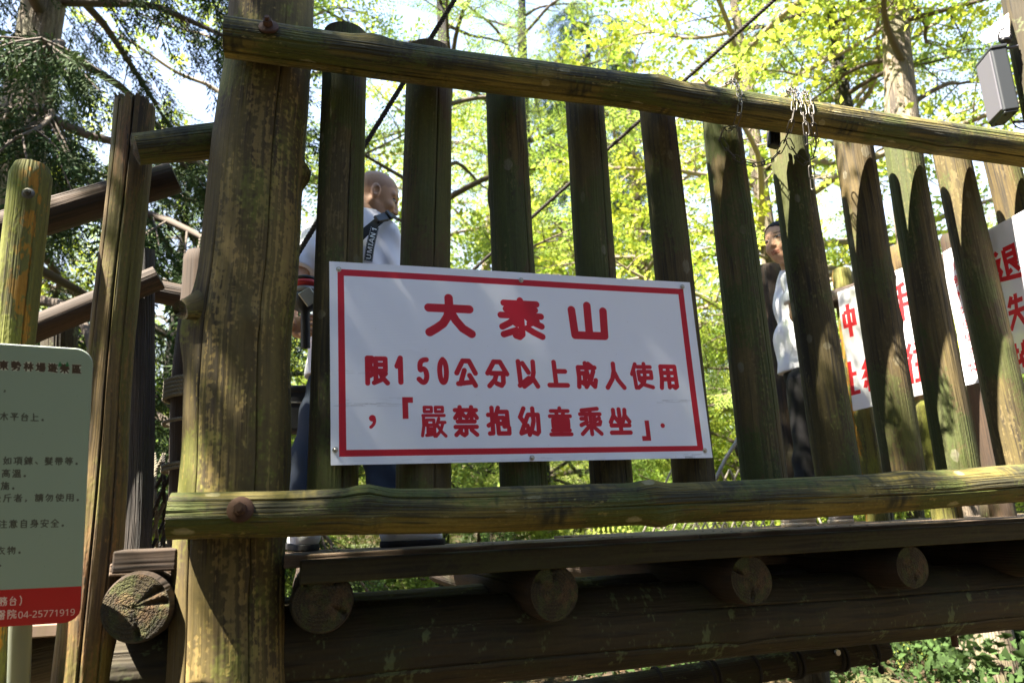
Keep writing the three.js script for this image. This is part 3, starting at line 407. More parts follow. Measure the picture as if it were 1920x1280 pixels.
  '操': '6,24 36,24; 22,4 22,92 10,92; 4,62 38,50; 54,6 82,6 82,24 54,24 54,6; 42,32 64,32 64,50 42,50 42,32; 72,32 94,32 94,50 72,50 72,32; 40,62 98,62; 70,52 70,98; 66,64 42,92; 74,64 98,92',
  '製': '6,16 50,16; 28,4 28,46; 8,28 48,28; 10,28 10,44; 46,28 46,44; 62,10 62,36; 84,4 84,46 74,48; 50,50 50,58; 6,60 94,60; 44,62 8,86; 30,74 30,97 50,88; 56,64 94,97; 80,68 64,80',
  '，': '18,76 26,80 22,90 14,96', '、': '14,66 36,86', '。': '24,72 16,76 16,86 24,90 32,86 32,76 24,72', ')': '16,0 34,30 34,70 16,100',
  '「': '10,96 10,6 92,6', '」': '90,4 90,94 8,94', '·': '48,48 52,52',
};
// strokes of one character into the box x0..x1, y0..y1 of a canvas
function glyph(g, ch, x0, y0, x1, y1, width, join = 'round') {
  g.lineWidth = width; g.lineCap = join === 'round' ? 'round' : 'butt'; g.lineJoin = join;
  const h = width / 2;
  for (const st of GLYPH[ch].split(';')) {
    const p = st.trim().split(' ').map((q) => q.split(',').map(Number)).map(([x, y]) => [lerp(x0 + h, x1 - h, x / 100), lerp(y0 + h, y1 - h, y / 100)]);
    g.beginPath(); g.moveTo(...p[0]);
    if (ch === '0' || ch === '5' || ch === '。') { for (let i = 1; i < p.length - 1; i++) g.quadraticCurveTo(p[i][0], p[i][1], (p[i][0] + p[i + 1][0]) / 2, (p[i][1] + p[i + 1][1]) / 2); g.lineTo(...p.at(-1)); } else for (let i = 1; i < p.length; i++) g.lineTo(...p[i]);
    g.stroke();
  }
}
// a printed panel spanned by three corner points; toUV gives where a photo pixel's ray meets it, as fractions right and down
function panelFrame(TL, TR, BL) {
  const a = TR.clone().sub(TL), b = BL.clone().sub(TL), n = b.clone().cross(a).normalize();
  if (n.dot(EYE.clone().sub(TL)) < 0) n.negate();
  const aa = a.dot(a), bb = b.dot(b), ab = a.dot(b), det = aa * bb - ab * ab;
  return { a, b, n, TL, toUV: (px, py) => { const r = dirOf(px, py), t = TL.clone().sub(EYE).dot(n) / r.dot(n), q = EYE.clone().addScaledVector(r, t).sub(TL), qa = q.dot(a), qb = q.dot(b); return [(qa * bb - qb * ab) / det, (qb * aa - qa * ab) / det]; } };
}
// ------------------------------------------------------------------ the white and red sign on the pickets
{
  const z = 0.012, TL = P(617, 490, z), TR = P(1294, 529, z), BL = P(620, 872, z), BR = P(1336, 858, z), F = panelFrame(TL, TR, BL);
  const W = 2048, H = 1024, c = document.createElement('canvas'); c.width = W; c.height = H; const g = c.getContext('2d');
  g.fillStyle = '#e7e8f2'; g.fillRect(0, 0, W, H);
  const z5 = (x, y) => { const [u, v] = F.toUV(600 + x / 2.526, 480 + y / 2.526); return [u * W, v * H]; };
  g.fillStyle = g.strokeStyle = '#bd1029';
  const ring = (pts) => { g.moveTo(...pts[0]); pts.slice(1).forEach((p) => g.lineTo(...p)); g.closePath(); };
  g.beginPath(); ring([z5(82, 62), z5(1722, 155), z5(1817, 922), z5(90, 950)]); ring([z5(112, 94), z5(124, 918), z5(1787, 898), z5(1700, 180)]); g.fill('evenodd');
  const line = (list, wd) => { for (const [ch, x0, x1, y0, y1, w2, jn] of list) { const p = z5((x0 + x1) / 2, (y0 + y1) / 2), l = z5(x0, (y0 + y1) / 2), r = z5(x1, (y0 + y1) / 2), t = z5((x0 + x1) / 2, y0), b = z5((x0 + x1) / 2, y1); glyph(g, ch, l[0], t[1], r[0], b[1], w2 ?? wd, jn); } };
  line([['大', 475, 745, 170, 400], ['泰', 828, 1075, 188, 405, 36], ['山', 1165, 1380, 205, 410]], 45);
  line([['限', 203, 335, 463, 620, 24], ['1', 348, 405, 465, 618], ['5', 448, 525, 470, 622], ['0', 545, 617, 472, 622], ['公', 628, 752, 476, 630], ['分', 775, 900, 480, 632], ['以', 922, 1045, 478, 635], ['上', 1068, 1187, 483, 632], ['成', 1205, 1322, 488, 635], ['人', 1343, 1457, 490, 640], ['使', 1467, 1588, 494, 638, 23], ['用', 1600, 1705, 500, 640]], 26);
  line([['「', 385, 457, 663, 788, 28, 'miter'], ['嚴', 470, 605, 700, 865, 16], ['禁', 623, 757, 700, 862, 22], ['抱', 780, 910, 700, 860, 23], ['幼', 930, 1052, 703, 860, 24], ['童', 1075, 1203, 705, 860, 21], ['乘', 1220, 1345, 703, 858, 22], ['坐', 1363, 1483, 707, 855, 24], ['」', 1510, 1568, 763, 880, 26, 'miter']], 24);
  { const d = z5(1625, 802), q = z5(250, 768), e = z5(262, 780), f = z5(240, 808); g.beginPath(); g.arc(d[0], d[1], 13, 0, 7); g.fill(); g.beginPath(); g.arc(q[0] - 3, q[1], 16, 0, 7); g.fill(); g.lineWidth = 15; g.lineCap = 'round'; g.beginPath(); g.moveTo(q[0] + 6, q[1] + 2); g.quadraticCurveTo(e[0], e[1] + 14, f[0], f[1] + 2); g.stroke(); }
  // scuff marks and dirt on the plastic
  reseed(5); const scuff = (x0, x1, y, n, a) => { for (let i = 0; i < n; i++) { const p = z5(rr(x0, x1), y + rr(-9, 9)); g.fillStyle = `rgba(96,92,96,${a * rnd()})`; g.fillRect(p[0], p[1], rr(12, 90), rr(2, 5)); } };
  scuff(50, 330, 703, 40, 0.16); scuff(60, 300, 548, 16, 0.10); scuff(1590, 1740, 685, 18, 0.22); scuff(60, 380, 676, 12, 0.10); scuff(60, 1800, 960, 40, 0.12); scuff(1700, 1820, 945, 20, 0.2);
  for (let i = 0; i < 160; i++) { g.fillStyle = `rgba(90,85,70,${0.25 * rnd()})`; g.beginPath(); g.arc(rnd() * W, rnd() * H, rr(0.8, 2.2), 0, 7); g.fill(); }
  const flute = dataTex(8, 512, (u, v, q) => { q[0] = q[1] = q[2] = 0.5 + 0.5 * Math.sin(v * 2 * Math.PI * 128) * 0.6; });
  const warp = (u, v) => 0.006 * Math.sin(u * 5.3 + 0.6) * Math.sin(v * 2.6 + 0.5) + 0.003 * v * v * (u - 0.4);
  const sign = thing('warning_sign', 'white corrugated plastic sign with red border and red Chinese lettering screwed to the pickets', 'sign', TL);
  const grid = (nx, ny, off, flip) => { const pos = [], uv = [], idx = []; for (let j = 0; j <= ny; j++) for (let i = 0; i <= nx; i++) { const u = i / nx, v = j / ny, p = V3(0, 0, 0).addScaledVector(F.a, u * (1 - v)).add(F.b.clone().multiplyScalar(v)).add(BR.clone().sub(BL).multiplyScalar(u * v)).addScaledVector(F.n, off + warp(u, v)); pos.push(p.x, p.y, p.z); const q = p.dot(F.a) , r = 0; uv.push(0, 0); const qa = p.dot(F.a), qb = p.dot(F.b), aa = F.a.dot(F.a), bb = F.b.dot(F.b), ab = F.a.dot(F.b), det = aa * bb - ab * ab; uv[uv.length - 2] = (qa * bb - qb * ab) / det; uv[uv.length - 1] = 1 - (qb * aa - qa * ab) / det; }
    for (let j = 0; j < ny; j++) for (let i = 0; i < nx; i++) { const a = j * (nx + 1) + i, b = a + nx + 1; flip ? idx.push(a, a + 1, b, a + 1, b + 1, b) : idx.push(a, b, a + 1, a + 1, b, b + 1); }
    const q = new THREE.BufferGeometry(); q.setAttribute('position', new THREE.Float32BufferAttribute(pos, 3)); q.setAttribute('uv', new THREE.Float32BufferAttribute(uv, 2)); q.setIndex(idx); q.computeVertexNormals(); return q; };
  part('printed_face', grid(30, 16, 0, false), new THREE.MeshPhysicalMaterial({ map: canvasTex(c), bumpMap: flute, bumpScale: 0.0003, roughness: 0.42 }), sign);
  const plastic = new THREE.MeshStandardMaterial({ color: '#d8d8de', roughness: 0.6 });
  part('back_face', grid(30, 16, -0.005, true), plastic, sign);
  { const rim = [], ri = []; for (let e = 0; e < 4; e++) for (let i = 0; i <= 20; i++) { const t = i / 20, [u, v] = [[t, 0], [1, t], [1 - t, 1], [0, 1 - t]][e], p = V3(0, 0, 0).addScaledVector(F.a, u * (1 - v)).add(F.b.clone().multiplyScalar(v)).add(BR.clone().sub(BL).multiplyScalar(u * v)); for (const o of [0, -0.005]) { const q = p.clone().addScaledVector(F.n, o + warp(u, v)); rim.push(q.x, q.y, q.z); } }
    for (let i = 0; i < 83; i++) { const a = i * 2; ri.push(a, a + 2, a + 1, a + 1, a + 2, a + 3); } const q = new THREE.BufferGeometry(); q.setAttribute('position', new THREE.Float32BufferAttribute(rim, 3)); q.setIndex(ri); q.computeVertexNormals(); part('edge', q, plastic, sign); }
  for (const [x, y] of [[88, 62], [953, 113], [1718, 144], [72, 917], [1005, 955], [1825, 920]]) {
    const p = P(600 + x / 2.526, 480 + y / 2.526, z + 0.003), s = new THREE.Group(); s.name = 'screw'; s.position.copy(p).sub(TL); s.rotation.x = Math.PI / 2; sign.add(s);
    part('screw_head', new THREE.LatheGeometry([[0, 0.0032], [0.003, 0.003], [0.0048, 0.0015], [0.0054, -0.001]].map(([a, b]) => new THREE.Vector2(a, b)), 14), M.steel, s); part('washer', new THREE.CylinderGeometry(0.008, 0.008, 0.0015, 16), M.steel, s, V3(0, -0.0012, 0));
  }
}
// ------------------------------------------------------------------ the green notice on a pole at the left
{
  const z0 = 1.50, TL0 = PD(0, 645, z0), TR = PD(174, 656, 1.565), r = TR.clone().sub(TL0).normalize(), brRay = dirOf(149, 1165), BR = EYE.clone().addScaledVector(brRay, TR.clone().sub(EYE).dot(r) / brRay.dot(r)), u0 = BR.clone().sub(TR), Hh = u0.length(), dn = u0.clone().normalize(); dn.addScaledVector(r, -dn.dot(r)).normalize();
  const Wd = Hh * 0.98, TL = TR.clone().addScaledVector(r, -Wd), BL = TL.clone().addScaledVector(dn, Hh), F = panelFrame(TL, TR, BL), nrm = F.n;
  const W = 1024, H = 1045, c = document.createElement('canvas'); c.width = W; c.height = H; const g = c.getContext('2d');
  const q = (x, y) => { const [u, v] = F.toUV(x / 2.205, 620 + y / 2.205); return [u * W, v * H]; };   // from a 2.205 times enlargement of the photograph
  g.fillStyle = '#9ab1a3'; g.fillRect(0, 0, W, H);
  const bandY = q(170, 1062)[1]; g.fillStyle = '#c01820'; g.fillRect(0, bandY, W, H - bandY);
  const row = (text, x0, x1, yc, hgt, wd) => { const l = q(x0, yc), rgt = q(x1, yc), n = text.length, step = (rgt[0] - l[0]) / n, hh = (q(x0, yc + hgt / 2)[1] - q(x0, yc - hgt / 2)[1]); [...text].forEach((ch, i) => { const cx = l[0] + step * (i + 0.5), s = Math.min(step * 0.92, hh) / 2; if (GLYPH[ch]) glyph(g, ch, cx - s, l[1] - hh / 2, cx + s, l[1] + hh / 2, wd); }); };
  g.strokeStyle = '#e8eee0'; row('東勢林場遊樂區', -12, 340, 140, 46, 11); g.strokeStyle = '#4d4036'; row('東勢林場遊樂區', -12, 340, 140, 44, 5.6);
  g.fillStyle = '#2b7a4b'; for (const x of [247, 277]) { const a = q(x - 9, 146), b = q(x, 126), d = q(x + 9, 146); g.beginPath(); g.moveTo(...a); g.lineTo(...b); g.lineTo(...d); g.fill(); }
  g.strokeStyle = '#4a4f48'; const wd = 3.6;
  row('，', 8, 48, 236, 38, wd); row('木平台上。', -6, 205, 352, 38, wd); row('如項鍊、髮帶等。', 8, 345, 535, 38, wd); row('高溫。', 2, 132, 588, 38, wd); row('施。', -2, 84, 640, 38, wd); row('公斤者，請勿使用。', -38, 350, 690, 38, wd); row('注意自身安全。', -12, 288, 798, 38, wd); row('衣物。', -20, 110, 908, 38, wd); row('，', -10, 30, 958, 38, wd);
  g.strokeStyle = '#e9dcd6'; row('務台)', -8, 112, 1118, 42, 3.6); row('醫院', -22, 70, 1174, 42, 3.6);
  { const a = q(72, 1172), b = q(310, 1160), hh = q(72, 1190)[1] - q(72, 1150)[1]; g.fillStyle = '#e9dcd6'; g.save(); g.translate(a[0], a[1] + hh * 0.38); g.rotate(Math.atan2(b[1] - a[1], b[0] - a[0]) * 0.6); g.font = `${Math.round(hh * 0.95)}px sans-serif`; const tw = g.measureText('04-25771919').width; g.scale((b[0] - a[0]) / tw, 1); g.fillText('04-25771919', 0, 0); g.restore(); }
  reseed(9); for (let i = 0; i < 500; i++) { g.fillStyle = `rgba(60,62,50,${0.22 * rnd()})`; g.beginPath(); g.arc(rnd() * W, rnd() * H, rr(0.5, 1.8), 0, 7); g.fill(); }
  const sh = new THREE.Shape(), R = 0.036, w2 = Wd; sh.moveTo(R, 0); sh.lineTo(w2 - R, 0); sh.absarc(w2 - R, -R, R, Math.PI / 2, 0, true); sh.lineTo(w2, -Hh + R); sh.absarc(w2 - R, -Hh + R, R, 0, -Math.PI / 2, true); sh.lineTo(R, -Hh); sh.absarc(R, -Hh + R, R, -Math.PI / 2, -Math.PI, true); sh.lineTo(0, -R); sh.absarc(R, -R, R, Math.PI, Math.PI / 2, true);
  const foot = TL.clone().addScaledVector(r, Wd * 0.5); const notice = thing('notice_board', 'pale green rounded notice with grey text and a red foot band, on a steel pole', 'sign', V3(foot.x, 0, foot.z));
  const basis = new THREE.Matrix4().makeBasis(r, dn.clone().negate(), r.clone().cross(dn.clone().negate())), fr = new THREE.Group();
  const place = (m, p) => { m.quaternion.setFromRotationMatrix(basis); m.position.copy(p).sub(notice.position); return m; };
  const face = new THREE.ShapeGeometry(sh, 12), fu = face.attributes.uv, fp = face.attributes.position; for (let i = 0; i < fu.count; i++) fu.setXY(i, fp.getX(i) / Wd, 1 + fp.getY(i) / Hh);
  place(part('printed_face', face, new THREE.MeshPhysicalMaterial({ map: canvasTex(c), roughness: 0.5 }), notice), TL.clone().addScaledVector(nrm, 0.0015));
  const slab = new THREE.ExtrudeGeometry(sh, { depth: 0.006, bevelEnabled: false, curveSegments: 12 }); slab.translate(0, 0, -0.006);
  place(part('panel', slab, new THREE.MeshStandardMaterial({ color: '#8d9488', roughness: 0.5 }), notice), TL);
  // poles: one shows under the panel at the left edge of the view, its twin is outside the frame
  const poleMat = new THREE.MeshStandardMaterial({ color: '#8b9180', roughness: 0.45, metalness: 0.6 });
  const pp = PD(10, 1225, 1.56), off = (t) => { const y0 = 0, y1 = TR.y - 0.05, gq = new THREE.CylinderGeometry(0.024, 0.024, y1 - y0, 24); const m = part('pole', gq, poleMat, notice), ax = dn.clone().negate(), q0 = pp.clone().add(t); q0.addScaledVector(nrm, TL.clone().sub(q0).dot(nrm) - 0.034); m.quaternion.setFromUnitVectors(V3(0, 1, 0), ax); m.position.copy(q0.addScaledVector(ax, ((y0 + y1) / 2 - q0.y) / ax.y)).sub(notice.position); return m; };
  off(V3(0, 0, 0)); off(r.clone().multiplyScalar(-Wd * 0.55));
}
// ------------------------------------------------------------------ the two cloth banners behind the fence at the right
{
  const mk = (TL, TR, BL, BR, draw, label) => {
    const F = panelFrame(TL, TR, BL), W = 1024, H = Math.round(1024 * F.b.length() / F.a.length()), c = document.createElement('canvas'); c.width = W; c.height = Math.min(2048, H); const g = c.getContext('2d');
    g.fillStyle = '#e9e7ec'; g.fillRect(0, 0, W, H); g.fillStyle = g.strokeStyle = '#d3101c';
    draw(g, (x, y) => { const [u, v] = F.toUV(1540 + x / 3.2, 400 + y / 3.2); return [u * W, v * c.height]; }, W, H);
    const pos = [], uv = [], idx = [], nx = 30, ny = 16; for (let j = 0; j <= ny; j++) for (let i = 0; i <= nx; i++) { const u = i / nx, v = j / ny, p = V3(0, 0, 0).addScaledVector(F.a, u * (1 - v)).add(F.b.clone().multiplyScalar(v)).add(BR.clone().sub(BL).multiplyScalar(u * v)).addScaledVector(F.n, 0.008 * Math.sin(u * 9 + v * 2) + 0.006 * Math.sin(v * 7 + u * 3)); pos.push(p.x, p.y, p.z); uv.push(u, 1 - v); }
    for (let j = 0; j < ny; j++) for (let i = 0; i < nx; i++) { const a = j * (nx + 1) + i, b = a + nx + 1; idx.push(a, b, a + 1, a + 1, b, b + 1); }
    const q = new THREE.BufferGeometry(); q.setAttribute('position', new THREE.Float32BufferAttribute(pos, 3)); q.setAttribute('uv', new THREE.Float32BufferAttribute(uv, 2)); q.setIndex(idx); q.computeVertexNormals();
    const o = solo('banner', q, new THREE.MeshPhysicalMaterial({ map: canvasTex(c), roughness: 0.8, side: THREE.DoubleSide, transmission: 0.25, thickness: 0 }), label, 'banner', 'cloth banners behind the fence'); o.position.copy(TL); return F;
  };
  const big = (g, z, list, wd) => { for (const [ch, x0, x1, y0, y1] of list) { const l = z(x0, (y0 + y1) / 2), r = z(x1, (y0 + y1) / 2 - 0.3 * (x1 - x0)), t = z((x0 + x1) / 2, y0), b = z((x0 + x1) / 2, y1); glyph(g, ch, l[0], t[1], r[0], b[1], wd, 'miter'); } };
  mk(PD(1571, 548, 3.55), PD(1742, 484, 3.22), PD(1602, 770, 3.50), PD(1768, 731, 3.20), (g, z) => { big(g, z, [['中', 125, 225, 520, 760], ['途', 235, 400, 440, 690], ['手', 420, 548, 390, 670], ['止', 115, 242, 860, 1110], ['繩', 238, 400, 830, 1080], ['往', 518, 660, 740, 1030]], 46); }, 'white cloth banner with tall red characters, its end beside the child');
  mk(PD(1769, 473, 3.16), PD(1985, 362, 2.62), PD(1813, 722, 3.12), PD(2040, 676, 2.6), (g, z) => {
    [...'東勢林場遊樂區製'].forEach((ch, i) => { const y = 305 + i * 88, x = 830 + i * 13, l = z(x - 36, y + 10), r = z(x + 36, y - 12), t = z(x, y - 38), b = z(x, y + 38); glyph(g, ch, l[0], t[1], r[0], b[1], 8); });
    big(g, z, [['退', 1015, 1200, 170, 420], ['失', 1090, 1250, 440, 700], ['操', 1130, 1330, 720, 990]], 34);
  }, 'white cloth banner with a column of small red characters beside large ones');
  // the posts it hangs from
  const back = (px0, px1, y, depth, mat, label, o = {}) => { const t = PD((px0 + px1) / 2, y, depth), R = (px1 - px0) / 2 / pxm(t); logThing('back_post', [V3(t.x, o.to ?? DECK(t.x) - 0.5, t.z), V3(t.x, t.y - 0.3, t.z), t], [R * 1.1, R * 1.05, R], mat, label, 'post', 'posts behind the banners', { seed: 300 + px0, m: 34, chamfer: 0.01, rough: 0.04 }); };
  back(1416, 1468, 500, 3.75, WOOD.beam, 'dark short round post behind the child');
  back(1560, 1596, 505, 3.75, WOOD.lichen, 'yellowish post top left of the red characters');
  back(1668, 1712, 462, 3.55, WOOD.red, 'reddish post top above the first banner');
  back(1765, 1800, 440, 3.5, WOOD.beam, 'dark post top above the gap between the banners');
  back(1716, 1752, 750, 3.3, WOOD.lichen, 'pale yellow cut post under the first banner', { to: DECK(3) - 0.1 });
  back(1606, 1642, 765, 3.75, WOOD.girder, 'dark post below the first banner');
  back(1795, 1830, 700, 3.4, WOOD.girder, 'dark post below the second banner');
  { const a = PD(1560, 562, 3.72), b = PD(1760, 500, 3.32), d = PD(1960, 405, 2.9); logThing('back_rail', [a.clone().add(a.clone().sub(b).multiplyScalar(0.8)), a, b, d], [0.05, 0.05, 0.05, 0.05], WOOD.beam, 'dark log rail that the banners are tied to', 'rail', null, { seed: 341, m: 30 }); }
  { const a = PD(1470, 690, 3.8), b = PD(1440, 860, 3.8); for (let k = 0; k < 3; k++) logThing('back_rail', [PD(1380, 720 + k * 62, 3.9), PD(1560, 716 + k * 56, 3.75)], [0.035, 0.035], WOOD.girder, ['top', 'middle', 'lowest'][k] + ' dark slat of the low rack behind the child', 'rail', 'slats behind the child', { seed: 350 + k, m: 24 }); }
}
// ------------------------------------------------------------------ chain on the top rail, black box, cables, loudspeaker
{
  // closed link of round wire, long axis along y
  const link = (() => { const h = 0.017, w = 0.0092, pts = []; for (let i = 0; i < 28; i++) { const a = i / 28 * Math.PI * 2, c = Math.cos(a), s = Math.sin(a); pts.push(V3(w * c, (s > 0 ? h : -h) * (Math.abs(s) > 0.05 ? 1 : 0) + w * s, 0)); } return new THREE.TubeGeometry(new THREE.CatmullRomCurve3(pts, true), 40, 0.0021, 7, true); })();
  const runs = [
    [[1364, 157, -0.03], [1372, 152, 0.03], [1381, 158, 0.10], [1388, 185, 0.158], [1386, 212, 0.155], [1378, 235, 0.118], [1362, 243, 0.05], [1353, 252, 0.03], [1360, 272, 0.03], [1378, 293, 0.03], [1410, 308, 0.035], [1442, 302, 0.045], [1462, 283, 0.06], [1475, 256, 0.10], [1484, 232, 0.142], [1489, 205, 0.158], [1490, 182, 0.14], [1486, 170, 0.08], [1476, 173, -0.02]],
    [[1484, 170, 0.02], [1490, 168, 0.08], [1499, 180, 0.135], [1506, 203, 0.160], [1511, 235, 0.164], [1515, 268, 0.150], [1520, 303, 0.120], [1525, 352, 0.105]],
    [[1506, 172, 0.02], [1512, 176, 0.10], [1520, 196, 0.150], [1524, 226, 0.160], [1528, 250, 0.146], [1530, 276, 0.05], [1522, 298, 0.03], [1506, 302, 0.02], [1490, 284, 0.01], [1478, 262, 0.0]],
  ];
  runs.forEach((run, k) => {
    const c = new THREE.CatmullRomCurve3(run.map(([x, y, z]) => P(x, y, z))), L = c.getLength(), n = Math.round(L / 0.0405), ch = thing('steel_chain', ['steel chain wrapped over the top rail and sagging between two pickets', 'straight steel chain end dangling in front of the seventh picket', 'steel chain looped over the rail and back behind the picket'][k], 'chain', c.getPointAt(0), 'chains on the top rail');
    for (let i = 0; i < n; i++) { const t = (i + 0.5) / n, m = part('link', link, M.chain, ch, c.getPointAt(t).sub(ch.position)); m.quaternion.setFromUnitVectors(V3(0, 1, 0), c.getTangentAt(t)); m.quaternion.multiply(new THREE.Quaternion().setFromAxisAngle(V3(0, 1, 0), (i % 2 ? 0.9 : -0.55) + 0.25 * n1(i * 1.7, 4 + k))); }
  });
  const b = P(1451, 262, 0.0), box = thing('black_clamp', 'small black ribbed block hanging under the rail behind the chain', 'clamp', b); box.rotation.z = -0.12;
  part('case', new RoundedBoxGeometry(0.046, 0.066, 0.03, 3, 0.006), M.black, box); for (let k = -1; k <= 1; k++) part('rib', new RoundedBoxGeometry(0.006, 0.044, 0.006, 2, 0.002), M.black, box, V3(k * 0.011, 0, 0.016)); part('hanger', new THREE.CylinderGeometry(0.006, 0.006, 0.06, 10), M.black, box, V3(0, 0.055, 0));
}
{
  const a0 = P(548, 492, -0.72), a1 = P(852, 0, -0.45), d = a1.clone().sub(a0);
  solo('steel_cable', ropeGeometry([a0, a1.clone().addScaledVector(d, 0.7)], 0.0105, 0.045), M.rope, 'dark twisted cable rising from the man past the second picket', 'cable', 'cables behind the fence');
  const b0 = P(880, 512, -2.4), b1 = P(1452, 0, -0.65), e = b1.clone().sub(b0);
  solo('steel_cable', ropeGeometry([b0.clone().addScaledVector(e, -0.3), b1.clone().addScaledVector(e, 0.3)], 0.0115, 0.05), M.rope, 'long twisted cable slanting from behind the sign up over the top rail', 'cable', 'cables behind the fence');
  // loose white rope right of the sign
  const c = [[1392, 800, -0.9], [1382, 826, -0.9], [1362, 858, -0.88], [1345, 892, -0.85], [1338, 905, -0.85]].map((q) => P(...q)); solo('loose_rope', ropeGeometry(c, 0.0095, 0.04), new THREE.MeshStandardMaterial({ color: '#a59e92', roughness: 0.95 }), 'pale rope hanging between the sign and the sixth picket', 'rope');
  // low rope net seen under the bottom rail
  const net = thing('low_net', 'pale rope mesh showing under the bottom rail', 'net', P(1330, 1000, -1.7)), rp = new THREE.MeshStandardMaterial({ color: '#8f8778', roughness: 0.95 });
  for (let k = 0; k < 14; k++) { const x = 1260 + k * 18; for (const s of [-1, 1]) worldPart('cord', tube([P(x, 880, -1.7), P(x + s * 26, 935, -1.72), P(x + s * 48, 985, -1.7), P(x + s * 60, 1010, -1.7)], 0.006, 6), rp, net); }
}
{
  const Z7 = (x, y, d) => PD(1740 + x / 4.267, y / 4.267, d), A = Z7(505, 385, 4.0), B = Z7(352, 520, 4.24), C = Z7(612, 885, 3.93);
  const dn = C.clone().sub(A), h = dn.length(), wv = B.clone().sub(A), d0 = dn.clone().normalize(); wv.addScaledVector(d0, -wv.dot(d0)); const w = wv.length() * 0.80, w0 = wv.clone().normalize(); let s0 = w0.clone().cross(d0).normalize(); if (s0.dot(V3(1, 0, -0.2)) < 0) s0.negate();
  const dep = 0.085, ctr = A.clone().addScaledVector(d0, h / 2).addScaledVector(w0, w / 2).addScaledVector(s0, dep / 2);
  const sp = thing('loudspeaker', 'grey column loudspeaker with pale grille, hung on the dark post beyond the fence', 'loudspeaker', ctr), rot = new THREE.Quaternion().setFromRotationMatrix(new THREE.Matrix4().makeBasis(w0, d0.clone().negate(), w0.clone().cross(d0.clone().negate()))); sp.quaternion.copy(rot);
  const sg = w0.clone().cross(d0.clone().negate()).dot(s0) > 0 ? 1 : -1;
  const grey = new THREE.MeshStandardMaterial({ color: '#2a2d31', roughness: 0.55 }), pale = new THREE.MeshStandardMaterial({ color: '#55535a', roughness: 0.6 });
  part('cabinet', new RoundedBoxGeometry(w, h, dep, 4, 0.012), grey, sp);
  part('grille', new RoundedBoxGeometry(w * 0.88, h * 0.93, 0.012, 3, 0.005), pale, sp, V3(0, 0, -sg * (dep / 2 + 0.001)));
  part('end_cap', new RoundedBoxGeometry(w * 0.94, 0.012, dep * 0.9, 2, 0.005), grey, sp, V3(0, -h / 2 - 0.005, 0)); part('end_cap', new RoundedBoxGeometry(w * 1.06, 0.02, dep * 1.05, 2, 0.006), grey, sp, V3(0, h / 2 + 0.004, 0));
  for (let k = 0; k < 4; k++) part('screw', new THREE.CylinderGeometry(0.006, 0.006, 0.006, 8), M.nail, sp, V3((k % 2 - 0.5) * w * 0.6, -h / 2 - 0.012, (k < 2 ? -1 : 1) * dep * 0.25));
  // post it hangs on
  const t0 = Z7(760, -60, 4.15), t1 = Z7(930, 820, 3.98), dd = t1.clone().sub(t0); logThing('speaker_post', [V3(t1.x, 0.2, t1.z), t1, t0.clone().addScaledVector(dd, -0.4)], [0.115, 0.115, 0.11], WOOD.girder, 'dark post at the edge of view carrying the loudspeaker', 'post', null, { seed: 271, m: 36 });
  const br = thing('speaker_bracket', 'steel bracket with a bent white cover plate and cable above the loudspeaker', 'bracket', Z7(560, 300, 4.05)), wp = new THREE.MeshStandardMaterial({ color: '#a9a6ab', roughness: 0.5 });
  const q = [Z7(402, 305, 4.15), Z7(470, 350, 4.05), Z7(655, 290, 3.98), Z7(645, 115, 4.08)], tip = q.map((p) => p.clone().add(V3(0, 0.008, 0.004)));
  { const pos = [...q, ...tip].flatMap((p) => p.toArray()), g = new THREE.BufferGeometry(); g.setAttribute('position', new THREE.Float32BufferAttribute(pos, 3)); g.setIndex([0, 1, 2, 0, 2, 3, 4, 6, 5, 4, 7, 6, 0, 4, 5, 0, 5, 1, 1, 5, 6, 1, 6, 2, 2, 6, 7, 2, 7, 3, 3, 7, 4, 3, 4, 0]); const gg = g.toNonIndexed(); gg.computeVertexNormals(); worldPart('cover_plate', gg, wp, br); }
  worldPart('bracket_bar', tube([Z7(560, 395, 4.0), Z7(640, 385, 4.0), Z7(720, 370, 4.02)], 0.009, 8), pale, br); worldPart('bracket_bar', tube([Z7(690, 975, 3.95), Z7(740, 972, 3.97), Z7(820, 968, 4.0)], 0.009, 8), pale, br);
  { const pts = []; for (let i = 0; i <= 14; i++) { const a = i / 14 * 5.2 - 0.6; pts.push(Z7(620 + 52 * Math.cos(a), 290 + 62 * Math.sin(a), 4.0)); } worldPart('cable_loop', tube(pts, 0.006, 6, 50), M.black, br); worldPart('plug', (() => { const g = new THREE.IcosahedronGeometry(0.03, 2); g.scale(1.2, 0.7, 0.7); const p = Z7(630, 322, 4.0); g.translate(p.x, p.y, p.z); return g; })(), M.black, br); }
  worldPart('cable_loop', tube([Z7(665, 935, 3.94), Z7(690, 990, 3.94), Z7(730, 1022, 3.95), Z7(800, 1030, 4.0)], 0.004, 6), M.rust, br);
}
